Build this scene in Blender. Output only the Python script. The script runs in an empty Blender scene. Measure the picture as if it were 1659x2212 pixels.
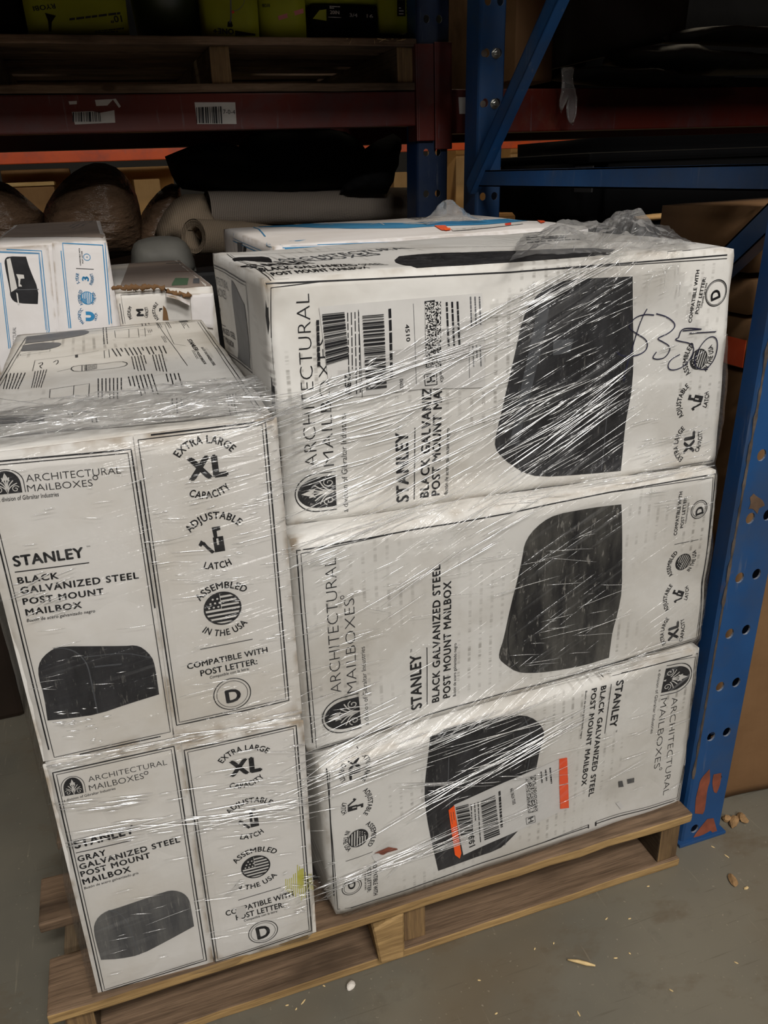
import bpy, bmesh, math, random
from math import radians, sin, cos, pi, sqrt
from mathutils import Vector, Matrix, noise
from mathutils.bvhtree import BVHTree
from mathutils.geometry import delaunay_2d_cdt, tessellate_polygon

random.seed(7)
scene = bpy.context.scene
col = scene.collection
V = Vector

# ------------------------------------------------------------------ camera
W, H, FPX = 1659, 2212, 1752.4
CAM = V((.2052, -.8164, 1.0829))
def basis():
    p, r, y = radians(-22.7016), radians(2.2349), radians(-18.1435)
    return Matrix.Rotation(y, 3, 'Z') @ Matrix.Rotation(p, 3, 'X') @ Matrix.Rotation(r, 3, 'Y')
MB = basis()
cam_d = bpy.data.cameras.new('camera'); cam = bpy.data.objects.new('camera', cam_d); col.objects.link(cam)
cam_d.sensor_fit = 'VERTICAL'; cam_d.sensor_height = 24; cam_d.lens = FPX/H*24
cam_d.clip_start = .02; cam_d.clip_end = 60
right, fwd, up = MB.col[0], MB.col[1], MB.col[2]
m3 = Matrix((right, up, -fwd)).transposed()
cam.matrix_world = Matrix.Translation(CAM) @ m3.to_4x4()
scene.camera = cam

# ------------------------------------------------------------------ light
vs = scene.view_settings
vs.view_transform = 'Standard'; vs.look = 'None'; vs.gamma = 1; vs.use_curve_mapping = False
vs.exposure = -0.95
world = bpy.data.worlds.new('world'); scene.world = world; world.use_nodes = True
bg = world.node_tree.nodes['Background']
bg.inputs[0].default_value = (.95, .87, .75, 1); bg.inputs[1].default_value = .012
def area(name, loc, target, sx, sy, power, colr):
    d = bpy.data.lights.new(name, 'AREA'); d.shape = 'RECTANGLE'; d.size = sx; d.size_y = sy
    d.energy = power; d.color = colr
    o = bpy.data.objects.new(name, d); col.objects.link(o); o.location = loc
    o.rotation_euler = (V(target)-V(loc)).to_track_quat('-Z', 'Y').to_euler()
    return o
area('aisle_lamp', (.6, -3.0, 4.3), (.5, .2, .4), 1.6, .4, 215, (1, .97, .925))
area('cross_aisle_lamp', (.4, -6.4, 4.5), (.5, .3, .5), 2.2, .5, 420, (1, .97, .925))
area('aisle_lamp', (3.6, -2.6, 4.3), (1.4, .2, .4), 1.6, .4, 80, (1, .92, .82))
area('aisle_lamp', (-2.6, -3.0, 4.3), (-.2, .2, .4), 1.6, .4, 60, (1, .94, .86))
area('far_aisle_lamp', (.6, 3.25, 4.6), (.6, 3.9, .5), 2.4, .35, 95, (1, .85, .62))
area('far_aisle_lamp', (3.4, 3.25, 4.6), (3.4, 3.9, .5), 2.4, .35, 90, (1, .85, .62))

# ------------------------------------------------------------------ pixel -> world
def ray(px, py): return MB @ V(((px-W/2)/FPX, 1, -(py-H/2)/FPX))
def ony(px, py, y): d = ray(px, py); return CAM + d*((y-CAM.y)/d.y)
def onz(px, py, z): d = ray(px, py); return CAM + d*((z-CAM.z)/d.z)
def onx(px, py, x): d = ray(px, py); return CAM + d*((x-CAM.x)/d.x)
def topx(P):
    q = MB.transposed() @ (V(P)-CAM); return (W/2+FPX*q.x/q.y, H/2-FPX*q.z/q.y)

# ------------------------------------------------------------------ materials
def lin(h):
    h = h.lstrip('#'); c = [int(h[i:i+2], 16)/255 for i in (0, 2, 4)]
    return tuple((x/12.92 if x <= .04045 else ((x+.055)/1.055)**2.4) for x in c)+(1,)
class NT:
    def __init__(s, name):
        s.m = bpy.data.materials.new(name); s.m.use_nodes = True
        s.t = s.m.node_tree; s.t.nodes.clear(); s.out = s.n('ShaderNodeOutputMaterial')
    def n(s, t, **k):
        o = s.t.nodes.new(t)
        for a, b in k.items(): setattr(o, a, b)
        return o
    def l(s, a, b): s.t.links.new(a, b)
    def val(s, sock, v):
        if hasattr(v, 'is_output'): s.l(v, sock)
        else: sock.default_value = v
    def noise(s, scale, detail=3, vec=None, rough=.55):
        o = s.n('ShaderNodeTexNoise'); o.inputs['Scale'].default_value = scale
        o.inputs['Detail'].default_value = detail; o.inputs['Roughness'].default_value = rough
        if vec is not None: s.l(vec, o.inputs['Vector'])
        return o.outputs['Fac']
    def ramp(s, fac, *st):
        o = s.n('ShaderNodeValToRGB'); e = o.color_ramp.elements
        while len(e) < len(st): e.new(.5)
        for i, (p, c) in enumerate(st):
            e[i].position = p; e[i].color = c if not isinstance(c, (int, float)) else (c, c, c, 1)
        s.l(fac, o.inputs[0]); return o.outputs[0]
    def mix(s, f, a, b, mode='MIX'):
        o = s.n('ShaderNodeMix', data_type='RGBA', blend_type=mode)
        s.val(o.inputs[0], f); s.val(o.inputs[6], a); s.val(o.inputs[7], b); return o.outputs[2]
    def math(s, op, a, b=0.0, clamp=False):
        o = s.n('ShaderNodeMath', operation=op); o.use_clamp = clamp
        s.val(o.inputs[0], a); s.val(o.inputs[1], b); return o.outputs[0]
    def coord(s, kind='Object', scale=(1, 1, 1), rot=(0, 0, 0)):
        c = s.n('ShaderNodeTexCoord'); mp = s.n('ShaderNodeMapping')
        mp.inputs['Scale'].default_value = scale; mp.inputs['Rotation'].default_value = rot
        s.l(c.outputs[kind], mp.inputs[0]); return mp.outputs[0]
    def bump(s, h, strength=.3, dist=.002):
        o = s.n('ShaderNodeBump'); o.inputs['Strength'].default_value = strength; o.inputs['Distance'].default_value = dist
        s.l(h, o.inputs['Height']); return o.outputs[0]
    def prin(s, color, rough=.6, metal=0, normal=None, spec=.5, **k):
        o = s.n('ShaderNodeBsdfPrincipled')
        s.val(o.inputs['Base Color'], color); s.val(o.inputs['Roughness'], rough); s.val(o.inputs['Metallic'], metal)
        s.val(o.inputs['Specular IOR Level'], spec)
        if normal is not None: s.l(normal, o.inputs['Normal'])
        for a, b in k.items(): s.val(o.inputs[a.replace('_', ' ')], b)
        s.l(o.outputs[0], s.out.inputs[0]); return o
MAT = {}
def simple(name, hexc, rough=.6, metal=0, var=.25, scale=8, spec=.5, bumpy=0):
    t = NT(name); c = lin(hexc); v = t.coord()
    n = t.noise(scale, 4, v)
    d = tuple(x*(1-var) for x in c[:3])+(1,); b = tuple(min(1, x*(1+var)) for x in c[:3])+(1,)
    cc = t.ramp(n, (.3, d), (.7, b))
    t.prin(cc, rough, metal, t.bump(t.noise(scale*12, 2, v), bumpy, .002) if bumpy else None, spec)
    MAT[name] = t.m; return t.m

def paper(name, base='#dddbd7', dirt='#a39a8c', flute=0.0, edge='#8a7558'):
    t = NT(name); v = t.coord()
    n = t.noise(5, 5, v, .6); big = t.noise(2.2, 2, v)
    c = t.mix(t.ramp(n, (.46, 0), (.78, .75)), lin(base), lin(dirt))
    c = t.mix(t.ramp(big, (.35, 0), (.75, .35)), c, lin('#c6c2b9'))
    if flute:       # scuffs rubbed along the flutes of the corrugated board
        fv = t.coord('Object', (62, 1, 1)); w = t.n('ShaderNodeTexWave', wave_type='BANDS', bands_direction='X')
        w.inputs['Scale'].default_value = .32; t.l(fv, w.inputs[0])
        beads = t.noise(1, 2, t.coord('Object', (14, 14, 190)))
        m = t.math('MULTIPLY', t.ramp(w.outputs['Fac'], (.72, 0), (.95, 1)), t.ramp(beads, (.44, 0), (.6, 1)))
        m = t.math('MULTIPLY', m, t.ramp(t.noise(6, 2, v), (.5, 0), (.62, 1)))
        c = t.mix(t.math('MULTIPLY', m, flute), c, lin('#6d675f'))
    g = t.n('ShaderNodeNewGeometry')
    ed = t.math('MULTIPLY', t.ramp(g.outputs['Pointiness'], (.535, 0), (.6, 1)), t.ramp(t.noise(28, 3, v), (.45, 0), (.62, 1)))
    c = t.mix(t.math('MULTIPLY', ed, .8), c, lin(edge))
    cr = t.math('ABSOLUTE', t.math('SUBTRACT', t.noise(4.5, 2, v), .5))
    h = t.math('ADD', t.noise(14, 4, v), t.math('MULTIPLY', t.noise(70, 2, v), .12))
    h = t.math('ADD', h, t.math('MULTIPLY', t.ramp(cr, (0, 0), (.035, 1)), .22))
    t.prin(c, .55, 0, t.bump(h, .3, .006), .35)
    MAT[name] = t.m
paper('white_cardboard', flute=.55)
paper('white_cardboard_plain', '#dedbd7', '#bfb5a4')
paper('glossy_white_cardboard', '#e4e1e2', '#cfc8c3')
def brownboard(name, a, b):
    t = NT(name); v = t.coord()
    c = t.mix(t.ramp(t.noise(4, 5, v), (.35, 0), (.7, 1)), lin(a), lin(b))
    fib = t.noise(1, 3, t.coord('Object', (180, 180, 12)))
    c = t.mix(t.math('MULTIPLY', fib, .25), c, lin('#5e4327'))
    t.prin(c, .8, 0, t.bump(t.noise(9, 4, v), .4, .01), .2); MAT[name] = t.m
brownboard('brown_cardboard', '#6a4e34', '#7d5f41')
brownboard('warm_cardboard', '#8d6a44', '#a37f55')
brownboard('tan_cardboard', '#b08a58', '#c29d6b')
brownboard('dusty_top_cardboard', '#8b8078', '#a3958c')

def ink(name, a, b, streak=(1, 1, 1), wear=0.0):
    t = NT(name); v = t.coord('Object', streak)
    n = t.noise(26, 4, v, .65); m2 = t.noise(4, 2, t.coord())
    f = t.ramp(t.math('ADD', t.math('MULTIPLY', n, .7), t.math('MULTIPLY', m2, .3)), (.42, 0), (.66, 1))
    c = t.mix(f, lin(a), lin(b))
    if wear:
        w = t.ramp(t.noise(150, 3, t.coord('Object', streak), .7), (.60, 0), (.70, 1))
        c = t.mix(t.math('MULTIPLY', w, wear), c, lin('#8f8c86'))
    t.prin(c, .5, 0, None, .3); MAT[name] = t.m
ink('black_ink', '#18181b', '#2a2a2d')
ink('worn_black_ink', '#1c1c1f', '#37373a', (1.6, 1.6, .35), .35)
ink('rubbed_black_ink', '#1e1e20', '#5c5a55', (1.2, 1.2, .3), .8)
ink('grey_ink', '#4a4a4c', '#6a6967', (2.2, 2.2, .25), .5)
ink('mid_grey_ink', '#55565a', '#66676a')
ink('pale_ink', '#c9c6c2', '#d2cfca')
ink('highlight_ink', '#45474b', '#5a5c60')
ink('blue_ink', '#2f7fb0', '#3a8dbd')
ink('red_ink', '#d43a24', '#e2452c')
ink('orange_label', '#ff5a14', '#ff6a20')
ink('vivid_orange', '#e9552b', '#f0643a')
ink('yellow_stain', '#b5b14a', '#cfcb84')
ink('marker_ink', '#15152e', '#23234a')
ink('label_white', '#cbc9c6', '#d3d1ce')
ink('label_grey', '#bdbab5', '#c6c3be')
ink('pink_ink', '#a05a5a', '#a86464')
def dots(name):
    t = NT(name); v = t.n('ShaderNodeTexVoronoi', distance='CHEBYCHEV'); v.inputs['Scale'].default_value = 900
    v.inputs['Randomness'].default_value = .1; t.l(t.coord(), v.inputs['Vector'])
    s = t.n('ShaderNodeSeparateColor'); t.l(v.outputs['Color'], s.inputs[0])
    t.prin(t.ramp(s.outputs[0], (.49, lin('#1c1c1e')), (.51, lin('#d2d0cd'))), .5, 0, None, .3); MAT[name] = t.m
dots('dot_code')

def wood(name, a, b, dark, along='x', stain=.5):
    t = NT(name)
    sc = {'x': (4, 95, 95), 'y': (95, 4, 95), 'z': (95, 95, 4)}[along]
    v = t.coord('Object', sc); g = t.noise(1.3, 6, v, .62)
    c = t.mix(t.ramp(g, (.35, 0), (.68, 1)), lin(a), lin(b))
    bl = t.noise(9, 4, t.coord('Object', {'x': (.5, 1, 1), 'y': (1, .5, 1), 'z': (1, 1, .5)}[along]))
    c = t.mix(t.math('MULTIPLY', t.ramp(bl, (.52, 0), (.7, 1)), stain), c, lin(dark))
    fg = t.noise(1, 4, t.coord('Object', tuple(q*4 for q in sc)), .7)
    c = t.mix(t.math('MULTIPLY', t.ramp(fg, (.5, 0), (.68, 1)), .45), c, lin(dark))
    vo = t.n('ShaderNodeTexVoronoi'); vo.inputs['Scale'].default_value = 5; t.l(t.coord('Object', {'x': (1, 2.4, 2.4), 'y': (2.4, 1, 2.4), 'z': (2.4, 2.4, 1)}[along]), vo.inputs['Vector'])
    c = t.mix(t.ramp(vo.outputs['Distance'], (.06, .8), (.1, 0)), c, lin('#3d2c1a'))
    t.prin(c, .75, 0, t.bump(g, .5, .003), .25); MAT[name] = t.m
wood('weathered_wood', '#645140', '#88705a', '#2b221a', 'x', .75)
wood('weathered_wood_deep', '#574939', '#76654f', '#2e251d', 'y', .7)
wood('fresh_cut_wood', '#8c7049', '#b59564', '#54402a')
wood('end_grain_wood', '#6e573e', '#927650', '#3d3022', 'z')
wood('pale_lumber', '#c9a468', '#dcbc82', '#9a7844')

def paint(name, a, b, rust=.3, rough=.4):
    t = NT(name); v = t.coord()
    c = t.mix(t.ramp(t.noise(5, 4, v), (.35, 0), (.7, 1)), lin(a), lin(b))
    r = t.ramp(t.noise(7, 6, t.coord('Object', (1, 1, .7)), .7), (.60, 0), (.66, 1))
    g = t.n('ShaderNodeNewGeometry')
    c = t.mix(t.math('MULTIPLY', r, rust), c, lin('#6b4a35'))
    c = t.mix(t.math('MULTIPLY', t.ramp(t.noise(6, 5, v, .65), (.46, 0), (.7, 1)), .5), c, lin('#3f444a'))
    c = t.mix(t.ramp(t.noise(1, 4, t.coord('Object', (60, 60, 5)), .7), (.62, 0), (.72, .35)), c, lin('#70747a'))
    t.prin(c, rough, 0, t.bump(t.noise(60, 3, v), .12, .002), .5); MAT[name] = t.m
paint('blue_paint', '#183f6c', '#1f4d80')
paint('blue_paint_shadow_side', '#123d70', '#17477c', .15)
paint('shaded_blue_paint', '#0b1d38', '#10284a', .1)  # darker copy of the blue: the rear bay's shade put into the colour
paint('red_orange_paint', '#571a0f', '#641f12', .2)
paint('bright_orange_paint', '#c04a1c', '#cc5522', .08)
simple('rust', '#7a3f2a', .85, 0, .35, 30)
simple('brown_rust', '#5e4836', .85, 0, .4, 40)
simple('steel', '#c4c4c0', .28, 1, .1, 20)
simple('worn_metal', '#5a5048', .6, .3, .4, 40)
simple('hole_edge_steel', '#9aa3b5', .35, .4, .1, 20)
simple('black_fabric', '#08080a', .85, 0, .3, 10, .2)
simple('black_plastic', '#060607', .8, 0, .2, 8, .08)
simple('dark_wrap', '#2c2b2b', .6, 0, .3, 9, .25, .3)
simple('dark_grey_fabric', '#1c1c1d', .9, 0, .3, 40, .1, .4)
simple('dark_brown_card', '#231a13', .7, 0, .3, 6, .2)
simple('yellow_green_card', '#7c7f0c', .6, 0, .12, 6, .3)
simple('dark_green_plastic', '#23280f', .4, 0, .3, 6)
simple('dark_card', '#0b0a09', .85, 0, .3, 6, .1)
simple('grey_parcel_paper', '#8d8b84', .6, 0, .15, 9, .3, .3)
simple('bark', '#9a7a55', .9, 0, .35, 60, .2, .6)
simple('splinter_wood', '#d8bd8a', .8, 0, .2, 60, .2)
simple('crumb', '#d9d2c8', .8, 0, .1, 60, .2)
simple('grey_metal', '#55565a', .5, .5, .2, 5)
simple('pale_goods', '#c9c4b8', .6, 0, .2, 6)
simple('green_goods', '#4e6a50', .6, 0, .2, 6)
simple('blue_goods', '#3d5f9a', .6, 0, .2, 6)
simple('wall_paint', '#2a2824', .8, 0, .1, 2)
def brownwrap():
    t = NT('brown_wrap'); v = t.coord('Object', (3, 3, 12), (0, .5, .3))
    n = t.noise(5, 5, v, .6)
    t.prin(t.mix(n, lin('#4a392c'), lin('#856a54')), .25, 0, t.bump(n, .8, .02), .6); MAT['brown_wrap'] = t.m
brownwrap()
def rug(name, a, b):
    t = NT(name); w = t.n('ShaderNodeTexWave', wave_type='BANDS', bands_direction='X'); w.inputs['Scale'].default_value = 60
    w.inputs['Distortion'].default_value = .4; t.l(t.coord(), w.inputs[0])
    c = t.mix(w.outputs['Fac'], lin(a), lin(b))
    t.prin(c, .95, 0, t.bump(t.noise(300, 2, t.coord()), .5, .003), .1); MAT[name] = t.m
rug('grey_rug', '#7a7168', '#988d82'); rug('beige_rug', '#857664', '#9c8b77')
def concrete():
    t = NT('concrete'); v = t.coord()
    c = t.mix(t.ramp(t.noise(1.6, 5, v, .6), (.35, 0), (.68, 1)), lin('#5f5c53'), lin('#767062'))
    c = t.mix(t.math('MULTIPLY', t.ramp(t.noise(2.6, 4, v), (.5, 0), (.72, 1)), .55), c, lin('#66563f'))
    c = t.mix(t.math('MULTIPLY', t.ramp(t.noise(7, 6, v, .7), (.6, 0), (.72, 1)), .45), c, lin('#4c463d'))
    st = t.math('MULTIPLY', t.ramp(t.noise(5, 5, t.coord('Object', (1, 1.6, 1), (0, 0, .5)), .7), (.54, 0), (.66, 1)), .5)
    c = t.mix(st, c, lin('#5a4a36'))
    sc = t.ramp(t.noise(1, 3, t.coord('Object', (6, 150, 1), (0, 0, .9)), .6), (.64, 0), (.7, .35)); c = t.mix(sc, c, lin('#4d4639'))
    s2 = t.ramp(t.noise(1, 3, t.coord('Object', (160, 8, 1), (0, 0, .35)), .6), (.66, 0), (.72, .3)); c = t.mix(s2, c, lin('#9a917d'))
    c = t.mix(t.ramp(t.noise(160, 2, v), (.68, 0), (.75, .45)), c, lin('#aaa08c'))
    t.prin(c, t.ramp(t.noise(5, 3, v), (.3, .42), (.7, .62)), 0, t.bump(t.noise(40, 4, v), .15, .003), .4); MAT['concrete'] = t.m
concrete()

def film(name, ang_right, ang_left, haze=.05, streak=.22, gloss=.5, bump=.8, yrot=True):
    t = NT(name)
    def st(ang, sc=(3.2, 3.2, 120)):
        g = t.n('ShaderNodeNewGeometry')
        mp = t.n('ShaderNodeMapping', vector_type='TEXTURE'); mp.inputs['Rotation'].default_value = (0, -ang, 0)
        mp2 = t.n('ShaderNodeMapping'); mp2.inputs['Scale'].default_value = sc
        t.l(g.outputs['Position'], mp.inputs[0]); t.l(mp.outputs[0], mp2.inputs[0])
        return mp2.outputs[0]
    g = t.n('ShaderNodeNewGeometry'); sx = t.n('ShaderNodeSeparateXYZ'); t.l(g.outputs['Position'], sx.inputs[0])
    side = t.ramp(sx.outputs[0], (.34, 0), (.40, 1))
    nr = t.noise(1, 3, st(ang_right), .5); nl = t.noise(1, 3, st(ang_left), .5)
    n = t.n('ShaderNodeMix'); t.l(side, n.inputs[0]); t.l(nl, n.inputs[2]); t.l(nr, n.inputs[3]); n = n.outputs[0]
    patch = t.ramp(t.noise(5, 3), (.42, 0), (.66, 1))
    ridge = t.ramp(n, (.55, 0), (.72, 1))
    fine = t.noise(55, 3)
    hgt = t.math('ADD', t.math('MULTIPLY', n, 1.0), t.math('MULTIPLY', fine, .25))
    nb = t.bump(hgt, bump, .01)
    tr = t.n('ShaderNodeBsdfTransparent'); df = t.n('ShaderNodeBsdfDiffuse'); df.inputs[0].default_value = (.8, .8, .8, 1)
    gl = t.n('ShaderNodeBsdfGlossy'); gl.inputs['Roughness'].default_value = .17; gl.inputs[0].default_value = (1, 1, 1, 1)
    t.l(nb, gl.inputs['Normal'])
    m1 = t.n('ShaderNodeMixShader')
    hz = t.math('ADD', t.math('MULTIPLY', t.math('MULTIPLY', ridge, patch), streak), haze)
    t.l(hz, m1.inputs[0]); t.l(tr.outputs[0], m1.inputs[1]); t.l(df.outputs[0], m1.inputs[2])
    fr = t.n('ShaderNodeFresnel'); fr.inputs['IOR'].default_value = 1.45
    f2 = t.math('MULTIPLY', t.math('ADD', fr.outputs[0], .03), gloss)
    m2 = t.n('ShaderNodeMixShader'); t.l(f2, m2.inputs[0]); t.l(m1.outputs[0], m2.inputs[1]); t.l(gl.outputs[0], m2.inputs[2])
    t.l(m2.outputs[0], t.out.inputs[0]); MAT[name] = t.m
film('stretch_film', radians(27), radians(9), .008, .10, .42, .7)
film('crumpled_film', radians(30), radians(12), .10, .30, .55, 1.0)
def pleatmat():
    t = NT('film_pleat'); 
    df = t.n('ShaderNodeBsdfDiffuse'); df.inputs[0].default_value = (.9, .9, .9, 1)
    tr = t.n('ShaderNodeBsdfTransparent')
    gl = t.n('ShaderNodeBsdfGlossy'); gl.inputs['Roughness'].default_value = .22; gl.inputs[0].default_value = (1, 1, 1, 1)
    a = t.n('ShaderNodeMixShader'); a.inputs[0].default_value = .35; t.l(tr.outputs[0], a.inputs[1]); t.l(df.outputs[0], a.inputs[2])
    b = t.n('ShaderNodeMixShader'); b.inputs[0].default_value = .38; t.l(a.outputs[0], b.inputs[1]); t.l(gl.outputs[0], b.inputs[2])
    t.l(b.outputs[0], t.out.inputs[0]); MAT['film_pleat'] = t.m
pleatmat()

# ------------------------------------------------------------------ object helpers
def link(name, verts, faces, mats, parent=None, mi=None, smooth=False, uvw=None):
    me = bpy.data.meshes.new(name); me.from_pydata([tuple(v) for v in verts], [], faces)
    for m in (mats if isinstance(mats, (list, tuple)) else [mats]): me.materials.append(MAT[m])
    if mi: me.polygons.foreach_set('material_index', mi)
    if smooth: me.polygons.foreach_set('use_smooth', [True]*len(me.polygons))
    me.update(); o = bpy.data.objects.new(name, me); col.objects.link(o)
    if parent: o.parent = parent; o.matrix_parent_inverse = parent.matrix_world.inverted()
    return o
def bml(name, bm, mats, parent=None, smooth=False):
    me = bpy.data.meshes.new(name); bm.normal_update(); bm.to_mesh(me); bm.free()
    for m in (mats if isinstance(mats, (list, tuple)) else [mats]): me.materials.append(MAT[m])
    if smooth: me.polygons.foreach_set('use_smooth', [True]*len(me.polygons))
    o = bpy.data.objects.new(name, me); col.objects.link(o)
    if parent: o.parent = parent; o.matrix_parent_inverse = parent.matrix_world.inverted()
    return o
def tag(o, label=None, cat=None, group=None, kind=None):
    if label: o['label'] = label
    if cat: o['category'] = cat
    if group: o['group'] = group
    if kind: o['kind'] = kind
    return o
def thing(name, loc, label, cat, group=None):
    o = bpy.data.objects.new(name, None); o.empty_display_size = .05; col.objects.link(o)
    o.location = loc; o.matrix_world = Matrix.Translation(V(loc))
    return tag(o, label, cat, group)
def box(bm, x0, x1, y0, y1, z0, z1, bev=0, mat=None, mi=0):
    r = bmesh.ops.create_cube(bm, size=1)
    vs_ = r['verts']
    for v in vs_:
        v.co = V((x0+(v.co.x+.5)*(x1-x0), y0+(v.co.y+.5)*(y1-y0), z0+(v.co.z+.5)*(z1-z0)))
    fs = list({f for v in vs_ for f in v.link_faces})
    if bev:
        es = list({e for v in vs_ for e in v.link_edges})
        q = bmesh.ops.bevel(bm, geom=es, offset=bev, segments=2, affect='EDGES', profile=.6)
        fs = list(set(q['faces']) | {f for f in fs if f.is_valid}); vs_ = list({v for f in fs for v in f.verts})
    for f in fs: f.material_index = mi
    if mat is not None:
        for v in vs_: v.co = mat @ v.co
    return vs_, fs
def roughen(bm, amp, freq, seed=0):
    for v in bm.verts: v.co += noise.noise_vector(v.co*freq + V((seed*7.3, seed*3.1, 0)))*amp
def plank(name, x0, x1, y0, y1, z0, z1, mats, parent, bev=.003, seg=None, amp=.0015, seed=0, front=None, rot=None):
    bm = bmesh.new(); box(bm, x0, x1, y0, y1, z0, z1, bev)
    for ax, (a, b) in enumerate(((x0, x1), (y0, y1), (z0, z1))):
        n = int((b-a)/.05)
        for k in range(1, n):
            p = [0, 0, 0]; p[ax] = a+(b-a)*k/n; no = [0, 0, 0]; no[ax] = 1
            bmesh.ops.bisect_plane(bm, geom=bm.verts[:]+bm.edges[:]+bm.faces[:], plane_co=p, plane_no=no)
    if front:
        for f in bm.faces:
            if f.normal.y < -.6: f.material_index = 1
    roughen(bm, amp, 22, seed)
    if rot is not None: bmesh.ops.transform(bm, matrix=rot, verts=bm.verts)
    return bml(name, bm, mats, parent)
def tubebm(bm, pts, rad, seg=6, flat=None, mi=0):
    """tube along points; rad a number or list"""
    n = len(pts); rs = rad if isinstance(rad, (list, tuple)) else [rad]*n; rings = []
    for i, p in enumerate(pts):
        d = (pts[min(i+1, n-1)]-pts[max(i-1, 0)]).normalized()
        a = d.orthogonal().normalized() if flat is None else (flat-d*flat.dot(d)).normalized()
        b = d.cross(a)
        rings.append([bm.verts.new(p+(a*cos(2*pi*k/seg)+b*sin(2*pi*k/seg))*rs[i]) for k in range(seg)])
    for i in range(n-1):
        for k in range(seg):
            f = bm.faces.new((rings[i][k], rings[i][(k+1) % seg], rings[i+1][(k+1) % seg], rings[i+1][k])); f.material_index = mi; f.smooth = True
    for r in (rings[0][::-1], rings[-1]):
        try: bm.faces.new(r).material_index = mi
        except ValueError: pass
def inpoly(x, y, P):
    c = False; n = len(P)
    for i in range(n):
        (x1, y1), (x2, y2) = P[i], P[i-1]
        if (y1 > y) != (y2 > y) and x < (x2-x1)*(y-y1)/(y2-y1)+x1: c = not c
    return c
def segd(x, y, P):
    best = 9
    for i in range(len(P)):
        (x1, y1), (x2, y2) = P[i-1], P[i]
        L = (x2-x1)**2+(y2-y1)**2 or 1e-12
        t = max(0, min(1, ((x-x1)*(x2-x1)+(y-y1)*(y2-y1))/L)) if L > 0 else 0
        best = min(best, (x-x1-t*(x2-x1))**2+(y-y1-t*(y2-y1))**2)
    return sqrt(best)
def resample(P, step, closed=True):
    out = []; n = len(P)
    for i in range(n if closed else n-1):
        a, b = V(P[i]), V(P[(i+1) % n]); k = max(1, int((b-a).length/step))
        for j in range(k): out.append(tuple(a.lerp(b, j/k)))
    if not closed: out.append(tuple(P[-1]))
    return out
def smooth_poly(P, it=2):
    # round an outline but keep its sharp corners
    P = [V(p) for p in P]; n = len(P)
    hard = []
    for i in range(n):
        a, b = P[i]-P[i-1], P[(i+1) % n]-P[i]
        hard.append(a.length > 0 and b.length > 0 and a.normalized().dot(b.normalized()) < .62)
    for _ in range(it):
        Q, h = [], []; n = len(P)
        for i in range(n):
            a, p, b = P[i-1], P[i], P[(i+1) % n]
            if hard[i]: Q.append(p); h.append(True)
            else: Q += [p*.75+a*.25, p*.75+b*.25]; h += [False, False]
        P, hard = Q, h
    return [tuple(p) for p in P]
def pillow(name, pix, y, depth, mats, parent=None, step=.014, amp=.008, freq=9, seed=0, extra=None, back=True):
    """a stuffed lump: outline on the plane y, swollen towards and away from it"""
    P = [(q.x, q.z) for q in (ony(a, b, y) for a, b in pix)]
    P = resample(smooth_poly(P, 1), step)
    xs = [p[0] for p in P]; zs = [p[1] for p in P]
    pts = [V(p) for p in P]; nb = len(pts)
    x = min(xs)+step/2
    while x < max(xs):
        z = min(zs)+step/2
        while z < max(zs):
            if inpoly(x, z, P) and segd(x, z, P) > step*.6: pts.append(V((x, z)))
            z += step
        x += step
    edges = [(i, (i+1) % nb) for i in range(nb)]
    vo, eo, fo, *_ = delaunay_2d_cdt(pts, edges, [], 1, 1e-6)
    dd = [segd(v.x, v.y, P) for v in vo]; dm = max(dd) or 1
    verts, faces = [], []; n = len(vo)
    for s in ((-1, 1) if back else (-1,)):
        for v, d in zip(vo, dd):
            k = min(1, d/dm); h = depth*sqrt(max(0, 1-(1-k)**2))
            c = V((v.x, y+s*h, v.y))
            c += noise.noise_vector(c*freq+V((seed, 0, 0)))*amp*min(1, k*4)
            c += noise.noise_vector(c*freq*3.1+V((seed, 5, 0)))*amp*.4*min(1, k*4)
            verts.append(c)
    for f in fo: faces.append(tuple(f))
    if back:
        for f in fo: faces.append(tuple(i+n for i in reversed(f)))
    o = link(name, verts, faces, mats, parent, smooth=True)
    bm = bmesh.new(); bm.from_mesh(o.data); bmesh.ops.remove_doubles(bm, verts=bm.verts, dist=1e-4)
    bmesh.ops.recalc_face_normals(bm, faces=bm.faces); bm.to_mesh(o.data); bm.free()
    return o

# ------------------------------------------------------------------ text
_font = bpy.data.fonts.load('<builtin>')
_tc = bpy.data.curves.new('glyphs', 'FONT'); _to = bpy.data.objects.new('glyphs', _tc); col.objects.link(_to)
_tc.font = _font; _tc.resolution_u = 3
_cache = {}
def text2d(s, weight=0.0, spacing=1.0, shear=0.0):
    """outline of a line of lettering, unit wide and one cap height tall; bold = overlaid shifted copies"""
    k = (s, weight, spacing, shear)
    if k not in _cache:
        _tc.body = s; _tc.offset = min(0, weight); _tc.space_character = spacing+max(0, weight)*2; _tc.shear = shear
        dg = bpy.context.evaluated_depsgraph_get(); dg.update()
        ev = _to.evaluated_get(dg); me = ev.to_mesh()
        v0 = [(v.co.x, v.co.y) for v in me.vertices]; f0 = [tuple(p.vertices) for p in me.polygons]
        ev.to_mesh_clear()
        w = max(0, weight)*1.15; vv, ff = [], []
        for dx, dy in (((0, 0), (w, 0), (-w, 0), (0, w*.7), (0, -w*.7)) if w else ((0, 0),)):
            n = len(vv); vv += [(x+dx, y+dy) for x, y in v0]; ff += [tuple(i+n for i in f) for f in f0]
        x0 = min(v[0] for v in vv); x1 = max(v[0] for v in vv)
        _cache[k] = ([((x-x0)/(x1-x0), y/.729) for x, y in vv], ff)
    return _cache[k]

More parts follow.
